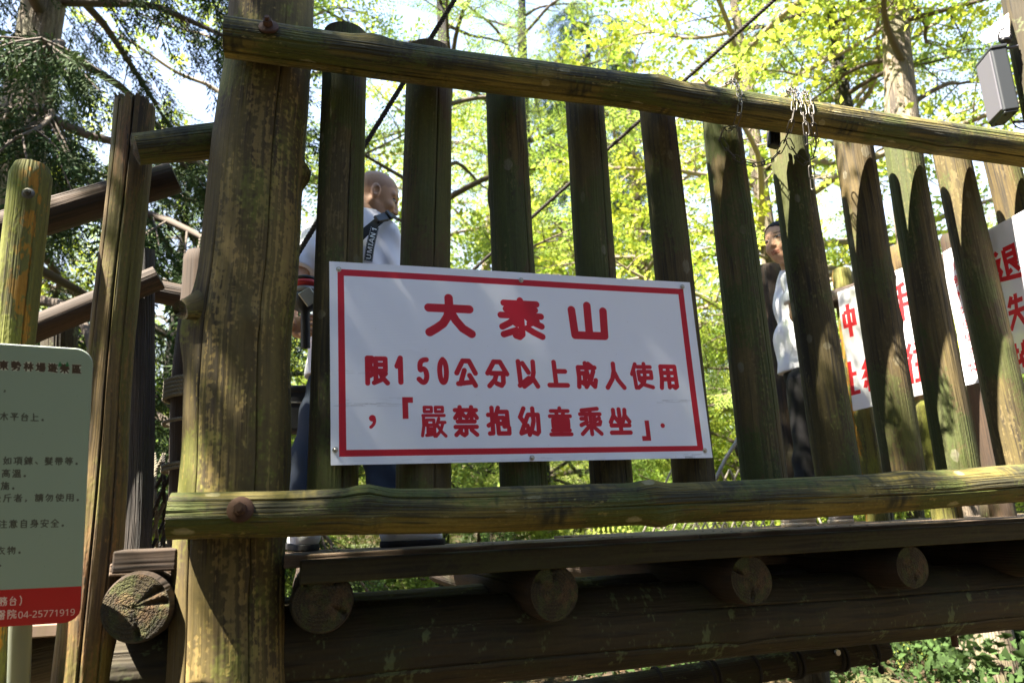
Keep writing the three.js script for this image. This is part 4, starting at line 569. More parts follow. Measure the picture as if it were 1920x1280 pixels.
// ------------------------------------------------------------------ people: distance fields meshed as continuous surfaces
const smin = (a, b, k) => { const h = clamp(0.5 + 0.5 * (b - a) / k); return lerp(b, a, h) - k * h * (1 - h); };
const sdCap = (p, a, b, ra, rb) => { const bx = b.x - a.x, by = b.y - a.y, bz = b.z - a.z, px = p.x - a.x, py = p.y - a.y, pz = p.z - a.z, t = clamp((px * bx + py * by + pz * bz) / (bx * bx + by * by + bz * bz + 1e-9)); const dx = px - bx * t, dy = py - by * t, dz = pz - bz * t; return Math.sqrt(dx * dx + dy * dy + dz * dz) - lerp(ra, rb, t); };
const sdEll = (p, c, r) => { const x = p.x - c[0], y = p.y - c[1], z = p.z - c[2], k0 = Math.sqrt((x / r[0]) ** 2 + (y / r[1]) ** 2 + (z / r[2]) ** 2), k1 = Math.sqrt((x / r[0] ** 2) ** 2 + (y / r[1] ** 2) ** 2 + (z / r[2] ** 2) ** 2); return k1 < 1e-6 ? -Math.min(...r) : k0 * (k0 - 1) / k1; };
function meshField(fn, center, half, cell, colour) {
  const res = Math.min(150, Math.ceil(half * 2 / cell) + 2), mc = new MarchingCubes(res, new THREE.MeshStandardMaterial(), false, false, 260000); mc.isolation = 0; const hs = res / 2, p = V3(0, 0, 0);
  for (let k = 0; k < res; k++) for (let j = 0; j < res; j++) for (let i = 0; i < res; i++) { p.set((i - hs) / hs * half + center.x, (j - hs) / hs * half + center.y, (k - hs) / hs * half + center.z); mc.field[i + j * res + k * res * res] = -fn(p); }
  mc.update(); const n = mc.count, pos = new Float32Array(n * 3), col = new Float32Array(n * 3);
  for (let i = 0; i < n; i++) { pos[i * 3] = mc.positionArray[i * 3] * half + center.x; pos[i * 3 + 1] = mc.positionArray[i * 3 + 1] * half + center.y; pos[i * 3 + 2] = mc.positionArray[i * 3 + 2] * half + center.z; if (colour) { p.set(pos[i * 3], pos[i * 3 + 1], pos[i * 3 + 2]); const c = colour(p); col.set(c, i * 3); } }
  let g = new THREE.BufferGeometry(); g.setAttribute('position', new THREE.BufferAttribute(pos, 3)); if (colour) g.setAttribute('color', new THREE.BufferAttribute(col, 3));
  g = mergeVertices(g, 1e-5); g.computeVertexNormals(); return g;
}
// head in its own frame: x forward, y up, z to its right; sizes of an adult
function headField(p, child) {
  let d = sdEll(p, [-0.012, 0.032, 0], [0.100, 0.090, 0.077]);
  d = smin(d, sdEll(p, [0.028, -0.028, 0], [0.066, 0.086, child ? 0.062 : 0.060]), 0.03);
  d = smin(d, sdEll(p, [0.052, -0.088, 0], [0.034, 0.032, child ? 0.034 : 0.038]), 0.025);                                    // jaw and chin
  const az = Math.abs(p.z), q = V3(p.x, p.y, az);
  d = smin(d, sdCap(q, V3(0.040, -0.070, 0.030), V3(-0.004, -0.045, 0.056), 0.02, 0.02), 0.02);                               // jaw line
  if (!child) d = smin(d, sdCap(q, V3(0.083, 0.034, 0.012), V3(0.070, 0.034, 0.046), 0.011, 0.010), 0.014);                               // brow
  d = -smin(-d, sdEll(q, [0.096, 0.012, 0.032], [0.016, 0.013, 0.020]) , 0.010);                                              // eye socket
  d = smin(d, sdEll(q, [0.074, 0.011, 0.031], [0.015, 0.0125, 0.015]), 0.003);                                                // eye under its lids
  d = smin(d, sdEll(q, [child ? 0.068 : 0.074, child ? -0.036 : -0.022, 0.038], child ? [0.020, 0.024, 0.020] : [0.022, 0.018, 0.018]), 0.02);                                                 // cheek
  if (child) d = smin(smin(d, sdCap(p, V3(0.082, 0.010, 0), V3(0.099, -0.026, 0), 0.006, 0.010), 0.014), sdEll(q, [0.092, -0.030, 0.010], [0.008, 0.006, 0.008]), 0.006); else { d = smin(d, sdCap(p, V3(0.090, 0.018, 0), V3(0.108, -0.024, 0), 0.008, 0.0125), 0.012); d = smin(d, sdEll(q, [0.099, -0.030, 0.011], [0.010, 0.008, 0.008]), 0.006); }
  d = smin(d, sdCap(q, V3(0.092, -0.058, 0), V3(0.080, -0.060, 0.020), 0.0085, 0.005), 0.006); d = smin(d, sdCap(q, V3(0.090, -0.070, 0), V3(0.080, -0.068, 0.017), 0.009, 0.005), 0.006);
  d = -smin(-d, sdCap(q, V3(0.104, -0.0635, 0), V3(0.088, -0.0635, 0.022), 0.0022, 0.0015), 0.003);
  let e = sdEll(V3((p.x + 0.008) * 0.96 + (p.y + 0.004) * 0.2, p.y + 0.004, az), [0, 0, 0.078], [0.021, 0.034, 0.013]); e = -smin(-e, sdEll(q, [-0.004, -0.002, 0.090], [0.012, 0.020, 0.011]), 0.005); d = smin(d, e, 0.006);
  return d;
}
function headPaint(l, tone, shaved, child) {
  const az = Math.abs(l.z); let c = [...tone];
  if (shaved) { const s = sstep(0.015, 0.035, l.y - 0.55 * l.x + 0.012 * n1(l.x * 60, 2)) * (l.x < 0.065 ? 1 : 0.3); mixc(c, [tone[0] * 0.55, tone[1] * 0.58, tone[2] * 0.66], 0.8 * s); }
  { const m = 1 + 0.10 * n1(l.x * 130 + l.y * 47, 3) * n1(l.y * 150 + l.z * 60, 5) + 0.05 * n1(l.y * 40 + l.z * 30, 9); c = [c[0] * m, c[1] * m, c[2] * m]; if (!child && l.y < -0.045 && l.x > 0.0) mixc(c, [tone[0] * 0.7, tone[1] * 0.7, tone[2] * 0.75], 0.4 + 0.2 * n1(l.y * 400 + l.x * 310, 2)); }
  if (l.x > 0.05) {
    const brow = Math.abs(l.y - (child ? 0.036 : 0.040) - 0.06 * (az - 0.03)) < (child ? 0.003 : 0.0055) && az > 0.015 && az < 0.048; if (brow) c = child ? [0.07, 0.045, 0.03] : [0.03, 0.02, 0.015];
    const ex = (az - 0.031) / 0.0165, ey = (l.y - 0.011) / (child ? 0.0048 : 0.0055); if (ex * ex + ey * ey < 1 && l.x > 0.068) { c = [0.34, 0.29, 0.26]; if (Math.hypot(az - 0.031, l.y - 0.011) < 0.0068) c = [0.012, 0.009, 0.008]; } else if (Math.abs(ex) < 1.1 && Math.abs(l.y - 0.0185 + 0.004 * ex * ex) < 0.0028 && l.x > 0.066) c = [0.03, 0.02, 0.016];
    if (az < 0.023 && l.y < -0.052 && l.y > -0.078 && l.x > 0.078) { c = [tone[0] * 0.78, tone[1] * 0.55, tone[2] * 0.52]; if (Math.abs(l.y + 0.0635) < (child ? 0.0018 : 0.0028)) c = child ? [0.16, 0.07, 0.05] : [0.06, 0.025, 0.02]; }
    if (!child && az > 0.004 && az < 0.013 && Math.abs(l.y + 0.037) < 0.0035 && l.x > 0.095) c = [0.06, 0.028, 0.02];
  }
  return c;
}
const frameOf = (f, u, c, s) => { f = f.clone().normalize(); const r = f.clone().cross(u).normalize(), up = r.clone().cross(f); const m = new THREE.Matrix4().makeBasis(f.clone().multiplyScalar(s), up.multiplyScalar(s), r.multiplyScalar(s)); m.setPosition(c); return m; };
const SKIN = new THREE.MeshPhysicalMaterial({ vertexColors: true, roughness: 0.55, specularIntensity: 0.5 });
const cloth = (hex, rough = 0.9) => new THREE.MeshStandardMaterial({ color: hex, roughness: rough });
// a curled hand: palm with four unequal fingers and a thumb closing on a grip along y. Frame: x to the fingertips, y across the knuckles, z out of the palm's back
function handField(p) {
  let d = sdEll(p, [0.035, 0, 0], [0.048, 0.042, 0.017]);
  for (let k = 0; k < 4; k++) { const y = 0.030 - k * 0.020, L = [0.9, 1, 0.95, 0.75][k], a = V3(0.072, y, 0.004), b = V3(0.072 + 0.026 * L, y * 1.02, -0.012), c = V3(0.080 + 0.022 * L, y, -0.040 * L), e = V3(0.060, y, -0.052 * L); let f = sdCap(p, V3(0.05, y * 0.9, 0.004), a, 0.0095, 0.0095); f = Math.min(f, sdCap(p, a, b, 0.0092, 0.0085), sdCap(p, b, c, 0.0085, 0.0078), sdCap(p, c, e, 0.0078, 0.007)); d = smin(d, f, 0.004); }
  const t0 = V3(0.020, 0.036, -0.006), t1 = V3(0.050, 0.056, -0.024), t2 = V3(0.076, 0.044, -0.046); return smin(d, Math.min(sdCap(p, t0, t1, 0.013, 0.0105), sdCap(p, t1, t2, 0.0105, 0.0085)), 0.006);
}
// body: joints in world space
function buildPerson(o) {
  const g = thing('person', o.label, 'person', o.base, 'people on the deck'), off = o.base, J = o.J, add = (name, geo, mat) => { geo.translate(-off.x, -off.y, -off.z); return part(name, geo, mat, g); };
  const B = (p, list, k) => { let d = 9; for (const [a, b, ra, rb] of list) d = smin(d, sdCap(p, a, b, ra, rb), k); return d; };
  const flat = (p, c, k) => { const q = p.clone().sub(c), n = o.front, t = q.dot(n); return q.addScaledVector(n, t * (k - 1)).add(c); };
  const torso = [[J.pelvis, J.waist, 0.135 * o.s, 0.125 * o.s], [J.waist, J.chest, 0.125 * o.s, 0.150 * o.s], [J.chest, J.neck0, 0.14 * o.s, 0.065 * o.s], [J.shL, J.shR, 0.060 * o.s, 0.060 * o.s]];
  const limbs = [[J.shL, J.elL, 0.052 * o.s, 0.040 * o.s], [J.elL, J.wrL, 0.040 * o.s, 0.028 * o.s], [J.shR, J.elR, 0.052 * o.s, 0.040 * o.s], [J.elR, J.wrR, 0.040 * o.s, 0.028 * o.s], [J.hipL, J.knL, 0.082 * o.s, 0.056 * o.s], [J.knL, J.anL, 0.056 * o.s, 0.038 * o.s], [J.hipR, J.knR, 0.082 * o.s, 0.056 * o.s], [J.knR, J.anR, 0.056 * o.s, 0.038 * o.s]];
  const HM = frameOf(o.face, o.up, o.headC, o.hs), HI = HM.clone().invert(), l = V3(0, 0, 0);
  const neck = (p) => sdCap(p, J.neck0, o.headC.clone().addScaledVector(o.face, -0.03 * o.hs).add(V3(0, -0.05 * o.hs, 0)), 0.058 * o.s, 0.055 * o.hs);
  const bodyD = (p) => smin(smin(B(flat(p, J.chest, 1.35), torso, 0.05) / 1.2, B(p, limbs, 0.02), 0.03), neck(p), 0.03);
  const mid = o.base.clone().add(V3(0, o.height * 0.5, 0)).add(o.shift ?? V3(0, 0, 0));
  let body = meshField((p) => bodyD(p), mid, o.height * 0.56, 0.0135, () => o.tone);
  const head = meshField((p) => { l.copy(p).applyMatrix4(HI); return Math.min(smin(headField(l, o.child) * o.hs, neck(p), 0.02), 9); }, o.headC, 0.155 * o.hs, 0.0034, (p) => headPaint(l.copy(p).applyMatrix4(HI), o.tone, o.shaved, o.child));
  const hands = o.hands.map((hm) => { const inv = hm.clone().invert(), c = V3(0.05, 0, -0.01).applyMatrix4(hm); return meshField((p) => handField(l.copy(p).applyMatrix4(inv)) * o.s, c, 0.10 * o.s, 0.0034, () => o.tone); });
  add('body', mergeGeometries([body, head, ...hands]), SKIN);
  // shirt: over the torso and upper arms, open at neck, cuffs and hem, with folds
  const cuff = (p, a, b, t) => { const d = b.clone().sub(a), L = d.length(); return p.clone().sub(a).dot(d) / L - L * t; };
  const fold = (p) => 0.008 * Math.sin((p.x - p.z * 0.4) * 52 + p.y * 13 + 3 * n1(p.y * 5, 4)) * (0.35 + 0.65 * n1(p.y * 4 + p.x * 6, 8)) + 0.004 * Math.sin(p.y * 34 + p.x * 62 + 2 * n1(p.x * 9, 6));
  const shirtD = (p) => {
    let d = B(flat(p, J.chest, 1.28), torso, 0.05) / 1.15 - 0.020 * o.s; const hem = sdCap(flat(p, J.pelvis, 1.2), J.waist, J.pelvis, 0.135 * o.s, 0.155 * o.s) - 0.012; d = smin(d, hem, 0.05);
    for (const [s, e] of [[J.shL, J.elL], [J.shR, J.elR]]) { const k = sdCap(p, s, e, 0.070 * o.s, 0.064 * o.s); d = smin(d, Math.max(k, cuff(p, s, e, o.sleeve ?? 0.72)), 0.03); }
    d -= fold(p); d = Math.max(d, o.hemY - p.y); const nd = o.headC.clone().sub(J.neck0).normalize(); return Math.max(d, p.clone().sub(J.neck0).dot(nd) - 0.030 * o.s, -(sdCap(p, J.neck0.clone().addScaledVector(nd, -0.02), o.headC, 0.060 * o.s, 0.060 * o.s)));
  };
  add('shirt', meshField(shirtD, J.waist.clone().lerp(J.chest, 0.6), 0.42 * o.s, 0.0075), cloth(o.shirt, 0.85));
  const pantD = (p) => { let d = sdCap(flat(p, J.pelvis, 1.2), J.waist, J.pelvis, 0.125 * o.s, 0.145 * o.s); for (const [h, k, a] of [[J.hipL, J.knL, J.anL], [J.hipR, J.knR, J.anR]]) d = smin(d, Math.min(sdCap(p, h, k, 0.100 * o.s, 0.076 * o.s), sdCap(p, k, a, 0.076 * o.s, 0.064 * o.s)), 0.03); d -= 0.6 * fold(p); d = Math.max(d, p.y - (o.hemY + 0.05)); return Math.max(d, o.base.y + 0.045 - p.y); };
  add('trousers', meshField(pantD, V3((J.anL.x + J.anR.x) / 2, (o.base.y + J.pelvis.y) / 2 + 0.02, J.pelvis.z), (J.pelvis.y - o.base.y) * 0.5 + 0.12, 0.0085), cloth(o.pants, 0.92));
  o.shoes.forEach((s) => {
    const m = frameOf(s.dir, V3(0, 1, 0), s.at, o.s), inv = m.clone().invert(), L = s.len ?? 0.27;
    const up = (p) => { l.copy(p).applyMatrix4(inv); let d = sdCap(l, V3(-L * 0.3, 0.05, 0), V3(L * 0.33, 0.032, 0), 0.042, 0.036); d = smin(d, sdCap(l, V3(-L * 0.28, 0.05, 0), V3(-L * 0.26, 0.10, 0), 0.038, 0.034), 0.03); return Math.max(d, 0.020 - l.y) * o.s; };
    const sole = (p) => { l.copy(p).applyMatrix4(inv); const q = V3(l.x, 0, l.z); let d = sdCap(q, V3(-L * 0.3, 0, 0), V3(L * 0.34, 0, 0), 0.044, 0.044); return Math.max(d, Math.abs(l.y - 0.012) - 0.0115) * o.s; };
    const c = s.at.clone().add(V3(0, 0.06, 0)); const a = add('shoe', meshField(up, c, 0.19 * o.s, 0.0055), s.upper); const b = meshField(sole, c, 0.19 * o.s, 0.0055); b.translate(-off.x, -off.y, -off.z); part('sole', b, s.sole, a);
  });
  if (o.hair) { const hd = (p) => { l.copy(p).applyMatrix4(HI); let d = sdEll(l, [-0.014, 0.034, 0], [0.1045, 0.0955, 0.0820]); d += 0.0007 * Math.sin(l.z * 420 + l.x * 160 + 3 * n1(l.y * 60, 3)); const az = Math.abs(l.z), hy = -0.055 + 0.128 * sstep(-0.065, 0.078, l.x) + 0.012 * sstep(0.05, 0.02, az) * sstep(0.03, 0.07, l.x) + 0.004 * n1(l.z * 80 + l.x * 50, 5); return Math.max(d, hy - l.y, -(headField(l, true) - 0.001)) * o.hs; }; add('hair', meshField(hd, o.headC, 0.15 * o.hs, 0.004), cloth('#0d0a09', 0.95)); }
  return g;
}
// ---- the man, back to us, head turned over his right shoulder
{
  const Z = -0.85, q = (x, y, z = Z) => P(x, y, z), face = V3(0.91, -0.40, 0.0).normalize(), upv = V3(0.40, 1, 0.02).normalize(), rg = face.clone().cross(upv).normalize(), uu = rg.clone().cross(face);
  const ear = q(704, 357, -0.775), hs = 0.97, headC = ear.clone().addScaledVector(face, 0.008 * hs).addScaledVector(uu, 0.005 * hs).addScaledVector(rg, -0.080 * hs);
  const yd = DECK(0.3, -0.4), fl = q(566, 1014, -0.42), fr = q(772, 1015, -0.38); fl.y = fr.y = yd;
  const J = { pelvis: q(652, 708, -0.70), waist: q(654, 620, -0.76), chest: q(657, 500, -0.82), neck0: q(686, 408), shL: q(604, 440), shR: q(717, 446, -0.83), elL: q(540, 548, -0.74), wrL: q(545, 612, -0.62), elR: q(746, 575, -0.80), wrR: q(722, 660, -0.95), hipL: q(618, 735, -0.68), hipR: q(686, 735, -0.68), knL: q(582, 868, -0.54), knR: q(718, 868, -0.52), anL: fl.clone().add(V3(0, 0.07, 0)), anR: fr.clone().add(V3(-0.05, 0.07, 0)) };
  const hand = frameOf(V3(1, 0.15, -0.25), V3(0.05, -1, 0.1), J.wrL.clone().add(V3(-0.005, 0.0, 0.0)), 0.95), hand2 = frameOf(V3(-0.3, -0.8, -0.5), V3(0.6, 0, -0.6), J.wrR, 0.95);
  const man = buildPerson({ label: 'person with a shaven head in white t-shirt and jeans, back turned, black strap on shoulder', base: V3((fl.x + fr.x) / 2, yd, -0.6), height: 1.66, s: 0.93, hs, J, face, up: upv, headC, front: V3(0, 0, 1), tone: [0.50, 0.29, 0.185], shaved: true, shirt: '#d9d6de', pants: '#1b2434', hemY: q(652, 720).y, hands: [hand, hand2], sleeve: 0.66,
    shoes: [{ at: fl, dir: V3(-0.2, 0, -1), upper: cloth('#d9d9de', 0.6), sole: cloth('#15151a', 0.7), len: 0.25 }, { at: fr, dir: V3(0.96, 0, -0.28), len: 0.25, upper: cloth('#d9d9de', 0.6), sole: cloth('#15151a', 0.7) }] });
  // shoulder strap with printed lettering and buckle
  const strap = thing('shoulder_strap', 'black webbing strap with white lettering and a plastic buckle, over the right shoulder', 'strap', q(695, 450, -0.69));
  const ribbon = (pts, w, mat, name, lift) => { const c = new THREE.CatmullRomCurve3(pts), n = 20, pos = [], uv = [], idx = []; for (let i = 0; i <= n; i++) { const t = i / n, p = c.getPointAt(t), tg = c.getTangentAt(t), sd = tg.clone().cross(V3(0.1, 0.25, 1)).normalize(); for (const [s, zz] of [[-1, 0], [1, 0], [1, -0.003], [-1, -0.003]]) { const r = p.clone().addScaledVector(sd, s * w / 2).add(V3(0, 0, zz)); pos.push(r.x, r.y, r.z); uv.push(t, s < 0 ? 1 : 0); } }
    for (let i = 0; i < n; i++) for (let k = 0; k < 4; k++) { const a = i * 4 + k, b = i * 4 + (k + 1) % 4; idx.push(a, b, a + 4, b, b + 4, a + 4); } const g = new THREE.BufferGeometry(); g.setAttribute('position', new THREE.Float32BufferAttribute(pos, 3)); g.setAttribute('uv', new THREE.Float32BufferAttribute(uv, 2)); g.setIndex(idx); g.computeVertexNormals(); return worldPart(name, g, mat, strap); };
  const cv = document.createElement('canvas'); cv.width = 256; cv.height = 64; const cx = cv.getContext('2d'); cx.fillStyle = '#131317'; cx.fillRect(0, 0, 256, 64); cx.strokeStyle = '#c9c9c9'; cx.lineWidth = 2; cx.strokeRect(3, 5, 250, 54); cx.fillStyle = '#d9d9d9'; cx.font = 'bold 50px sans-serif'; const tw = cx.measureText('UMIAN 1').width; cx.save(); cx.translate(8, 50); cx.scale(236 / tw, 1); cx.fillText('UMIAN 1', 0, 0); cx.restore();
  ribbon([q(690, 489, -0.665), q(694, 462, -0.664), q(699, 440, -0.668), q(703, 424, -0.685)], 0.034, new THREE.MeshStandardMaterial({ map: canvasTex(cv), roughness: 0.8 }), 'lettered_band');
  ribbon([q(660, 460, -0.672), q(682, 437, -0.676), q(706, 417, -0.69), q(724, 403, -0.735), q(740, 405, -0.80), q(750, 420, -0.88)], 0.036, cloth('#17171b', 0.8), 'shoulder_band');
  const bk = new RoundedBoxGeometry(0.062, 0.036, 0.016, 3, 0.005), bm = worldPart('buckle', bk, M.black, strap), bp = q(715, 409, -0.70); bm.position.copy(bp).sub(strap.position); bm.rotation.set(-0.4, 0.3, 0.62);
  const bm2 = worldPart('buckle', new RoundedBoxGeometry(0.02, 0.042, 0.019, 3, 0.005), M.black, strap); bm2.position.copy(q(729, 403, -0.715)).sub(strap.position); bm2.rotation.set(-0.4, 0.3, 0.62);
  // grip and pulley gear in the left hand, seen through the gap beside the big post
  const gp = q(572, 600, -0.56), gear = thing('pulley_gear', 'black pulley grip with red, grey and silver bands in the gap beside the big post', 'pulley', gp);
  const lat = (pr, mat, name) => part(name, new THREE.LatheGeometry(pr.map(([x, y]) => new THREE.Vector2(x, y)), 28), mat, gear);
  lat([[0, -0.11], [0.017, -0.105], [0.017, 0.03], [0.045, 0.045], [0.050, 0.085], [0.046, 0.10], [0, 0.10]], M.black, 'grip'); lat([[0, 0.100], [0.045, 0.1], [0.050, 0.112], [0.044, 0.122], [0, 0.122]], cloth('#8d8d92', 0.5), 'silver_band'); lat([[0, 0.122], [0.046, 0.122], [0.052, 0.135], [0.050, 0.145], [0, 0.145]], cloth('#b3262c', 0.6), 'red_band'); lat([[0, 0.145], [0.048, 0.145], [0.050, 0.158], [0.03, 0.166], [0, 0.168]], M.black, 'cap');
  const pl = part('side_plate', new RoundedBoxGeometry(0.05, 0.06, 0.006, 2, 0.003), M.steel, gear, V3(0.012, 0.075, 0.05)); pl.rotation.z = 0.6; gear.rotation.z = 0.05;
  // black seat bag at the hip
  const bg = q(566, 772, -0.72), bag = thing('waist_bag', 'black flat bag at hip height in the gap beside the big post', 'bag', bg); part('bag_body', new RoundedBoxGeometry(0.17, 0.17, 0.07, 4, 0.02), M.black, bag); part('flap', new RoundedBoxGeometry(0.172, 0.03, 0.08, 3, 0.012), M.black, bag, V3(0, 0.082, 0)); part('zip', new RoundedBoxGeometry(0.13, 0.006, 0.004, 1, 0.001), M.steel, bag, V3(0, 0.03, 0.036));
}
// ---- the child, side on, face turned towards us
{
  const Z = -0.58, q = (x, y, z = Z) => P(x, y, z), face = V3(-0.95, -0.06, 0.34).normalize(), upv = V3(0.06, 1, -0.14).normalize(), rg = face.clone().cross(upv).normalize(), uu = rg.clone().cross(face), hs = 0.885;
  const nose = q(1445, 459, -0.52), headC = nose.clone().addScaledVector(face, -0.117 * hs).addScaledVector(uu, 0.028 * hs);
  const yd = DECK(2.2, -0.55), f1 = q(1500, 986, -0.50), f2 = q(1578, 980, -0.72); f1.y = f2.y = yd;
  const J = { pelvis: q(1507, 700), waist: q(1498, 640), chest: q(1495, 565), neck0: q(1485, 508), shL: q(1486, 528, -0.47), shR: q(1492, 528, -0.70), elL: q(1494, 592, -0.44), wrL: q(1530, 640, -0.46), elR: q(1500, 600, -0.74), wrR: q(1540, 640, -0.70), hipL: q(1504, 715, -0.52), hipR: q(1512, 715, -0.65), knL: q(1510, 850, -0.52), knR: q(1538, 850, -0.68), anL: f1.clone().add(V3(0.03, 0.07, 0)), anR: f2.clone().add(V3(0.0, 0.07, 0)) };
  const h1 = frameOf(V3(0.8, -0.5, 0), V3(0, 0.3, 1), J.wrL, 0.8), h2 = frameOf(V3(0.8, -0.4, 0.3), V3(0, 0.3, 1), J.wrR, 0.8);
  buildPerson({ label: 'child in white t-shirt and dark trousers looking out between two pickets', base: V3((f1.x + f2.x) / 2, yd, -0.6), height: 1.46, s: 0.64, hs, J, face, up: upv, headC, front: V3(-1, 0, 0.1).normalize(), child: true, hair: true, tone: [0.47, 0.27, 0.165], shirt: '#dcdae2', pants: '#0d0a0c', hemY: q(1500, 697).y, hands: [h1, h2], sleeve: 0.62,
    shoes: [{ at: f1, dir: V3(-1, 0, 0.12), upper: cloth('#c9b49a', 0.7), sole: cloth('#d8c3a8', 0.8), len: 0.29 }, { at: f2, dir: V3(-0.9, 0, 0.3), upper: cloth('#8d8480', 0.7), sole: cloth('#b7a896', 0.8), len: 0.28 }] });
}
// ------------------------------------------------------------------ the ground and the wood round the platform
const groundY = (x, z) => { const d = Math.hypot(x - 1, z + 1); return 0.10 * Math.max(0, d - 9) * (z < 2 ? 1 : 0.5) + 0.25 * n1(x * 0.21 + 3, 5) * n1(z * 0.19, 6) * sstep(3, 8, d); };
{
  const g = new THREE.PlaneGeometry(240, 240, 120, 120); g.rotateX(-Math.PI / 2); const p = g.attributes.position, uv = g.attributes.uv;
  for (let i = 0; i < p.count; i++) { p.setY(i, groundY(p.getX(i), p.getZ(i))); uv.setXY(i, p.getX(i) / 3, p.getZ(i) / 3); }
  g.computeVertexNormals();
  const map = dataTex(512, 512, (u, v, c) => { const n = fbm(u, v, 4, 4, 5, 401), f = fbm(u, v, 60, 60, 3, 407), q = fbm(u, v, 24, 24, 3, 411); c[0] = 0.25; c[1] = 0.20; c[2] = 0.13; mixc(c, [0.35, 0.27, 0.17], sstep(0.45, 0.6, f)); mixc(c, [0.22, 0.27, 0.12], sstep(0.48, 0.62, n) * 0.8); mixc(c, [0.16, 0.12, 0.08], sstep(0.55, 0.7, q) * 0.8); }, true);
  const gr = solo('ground', g, new THREE.MeshStandardMaterial({ map, roughness: 0.95 }), 'forest floor of leaf litter and soil', null, null, 'structure');
}
const leafMat = (rgb, t = 0.45) => new THREE.MeshPhysicalMaterial({ color: new THREE.Color().setRGB(...rgb), roughness: 0.85, transmission: t, thickness: 0, side: THREE.DoubleSide, specularIntensity: 0.2 });
// leaf sprays, about 0.4 m long, twig along +y
function spray(kind, s) {
  reseed(s); const pos = [], idx = [], nor = [];
  const blade = (o, d, w, len, wid, fold) => {              // a leaf of two folded halves with a shoulder: 6 points, 4 triangles
    const n = d.clone().cross(w).normalize(), b = pos.length / 3, q = (a, c, h) => { const p = o.clone().addScaledVector(d, a * len).addScaledVector(w, c * wid).addScaledVector(n, h * wid); pos.push(p.x, p.y, p.z); };
    q(0, 0, 0); q(0.42, -0.5, fold); q(0.45, 0, 0); q(0.42, 0.5, fold); q(1, 0, -fold * 0.8); idx.push(b, b + 1, b + 2, b, b + 2, b + 3, b + 1, b + 4, b + 2, b + 2, b + 4, b + 3);
  };
  const rv = () => V3(rr(-1, 1), rr(-1, 1), rr(-1, 1)).normalize();
  if (kind === 'broad') for (let i = 0; i < 17; i++) { const t = 0.06 + i / 17 * 0.38, side = i % 2 ? 1 : -1, o = V3(0.02 * rr(-1, 1), t, 0.02 * rr(-1, 1)), d = V3(side * rr(0.5, 1), rr(0.1, 0.8), rr(-0.5, 0.5) - 0.2).normalize(), w = d.clone().cross(V3(rr(-0.4, 0.4), rr(-0.3, 0.3), 1)).normalize(); blade(o.addScaledVector(d, 0.025), d, w, rr(0.04, 0.085), rr(0.03, 0.06), rr(0.1, 0.35)); }
  if (kind === 'cedar') for (let i = 0; i < 64; i++) { const t = i / 64 * 0.42, a = i * 2.4, o = V3(0.012 * Math.cos(a), t, 0.012 * Math.sin(a)), d = V3(Math.cos(a) * 0.75, 0.75, Math.sin(a) * 0.75 - 0.1).add(rv().multiplyScalar(0.25)).normalize(), w = d.clone().cross(rv()).normalize(); blade(o, d, w, rr(0.035, 0.075) * (1 - 0.4 * t / 0.42), 0.012, 0.15); }
  if (kind === 'feather') for (let k = -1; k <= 1; k++) for (let i = 0; i < 18; i++) { const t = 0.03 + i / 18 * 0.36, side = i % 2 ? 1 : -1, ax = V3(k * 0.55, 1, 0.1 * k).normalize(), o = ax.clone().multiplyScalar(t), d = V3(side * 0.8, 0.5, rr(-0.15, 0.15)).normalize(), w = V3(-d.y, d.x, 0.2 * rnd()).normalize(); blade(o, d, w, rr(0.04, 0.07) * (1 - 0.5 * Math.abs(t - 0.16) / 0.25), 0.017, 0.1); }
  const g = new THREE.BufferGeometry(); g.setAttribute('position', new THREE.Float32BufferAttribute(pos, 3)); g.setIndex(idx); g.computeVertexNormals(); return g;
}
const SPRAY = { broad: [spray('broad', 1), spray('broad', 2)], cedar: [spray('cedar', 3), spray('cedar', 4)], feather: [spray('feather', 5), spray('feather', 6)] };
const LEAF = { broad: leafMat([0.38, 0.46, 0.06], 0.52), cedar: leafMat([0.030, 0.052, 0.018], 0.15), feather: leafMat([0.26, 0.35, 0.075], 0.48), dark: leafMat([0.045, 0.085, 0.025], 0.3) };
const twigMat = new THREE.MeshStandardMaterial({ color: '#4d4238', roughness: 0.9 }), twigPale = new THREE.MeshStandardMaterial({ color: '#85786a', roughness: 0.9 });
function twig(pts, r0, r1) { const c = new THREE.CatmullRomCurve3(pts), n = Math.max(3, pts.length * 2), g = new THREE.TubeGeometry(c, n, 1, 5, false), p = g.attributes.position; for (let j = 0; j <= n; j++) { const q = c.getPointAt(j / n), r = lerp(r0, r1, j / n); for (let i = 0; i <= 5; i++) { const k = j * 6 + i; p.setXYZ(k, q.x + (p.getX(k) - q.x) * r, q.y + (p.getY(k) - q.y) * r, q.z + (p.getZ(k) - q.z) * r); } } return g; }
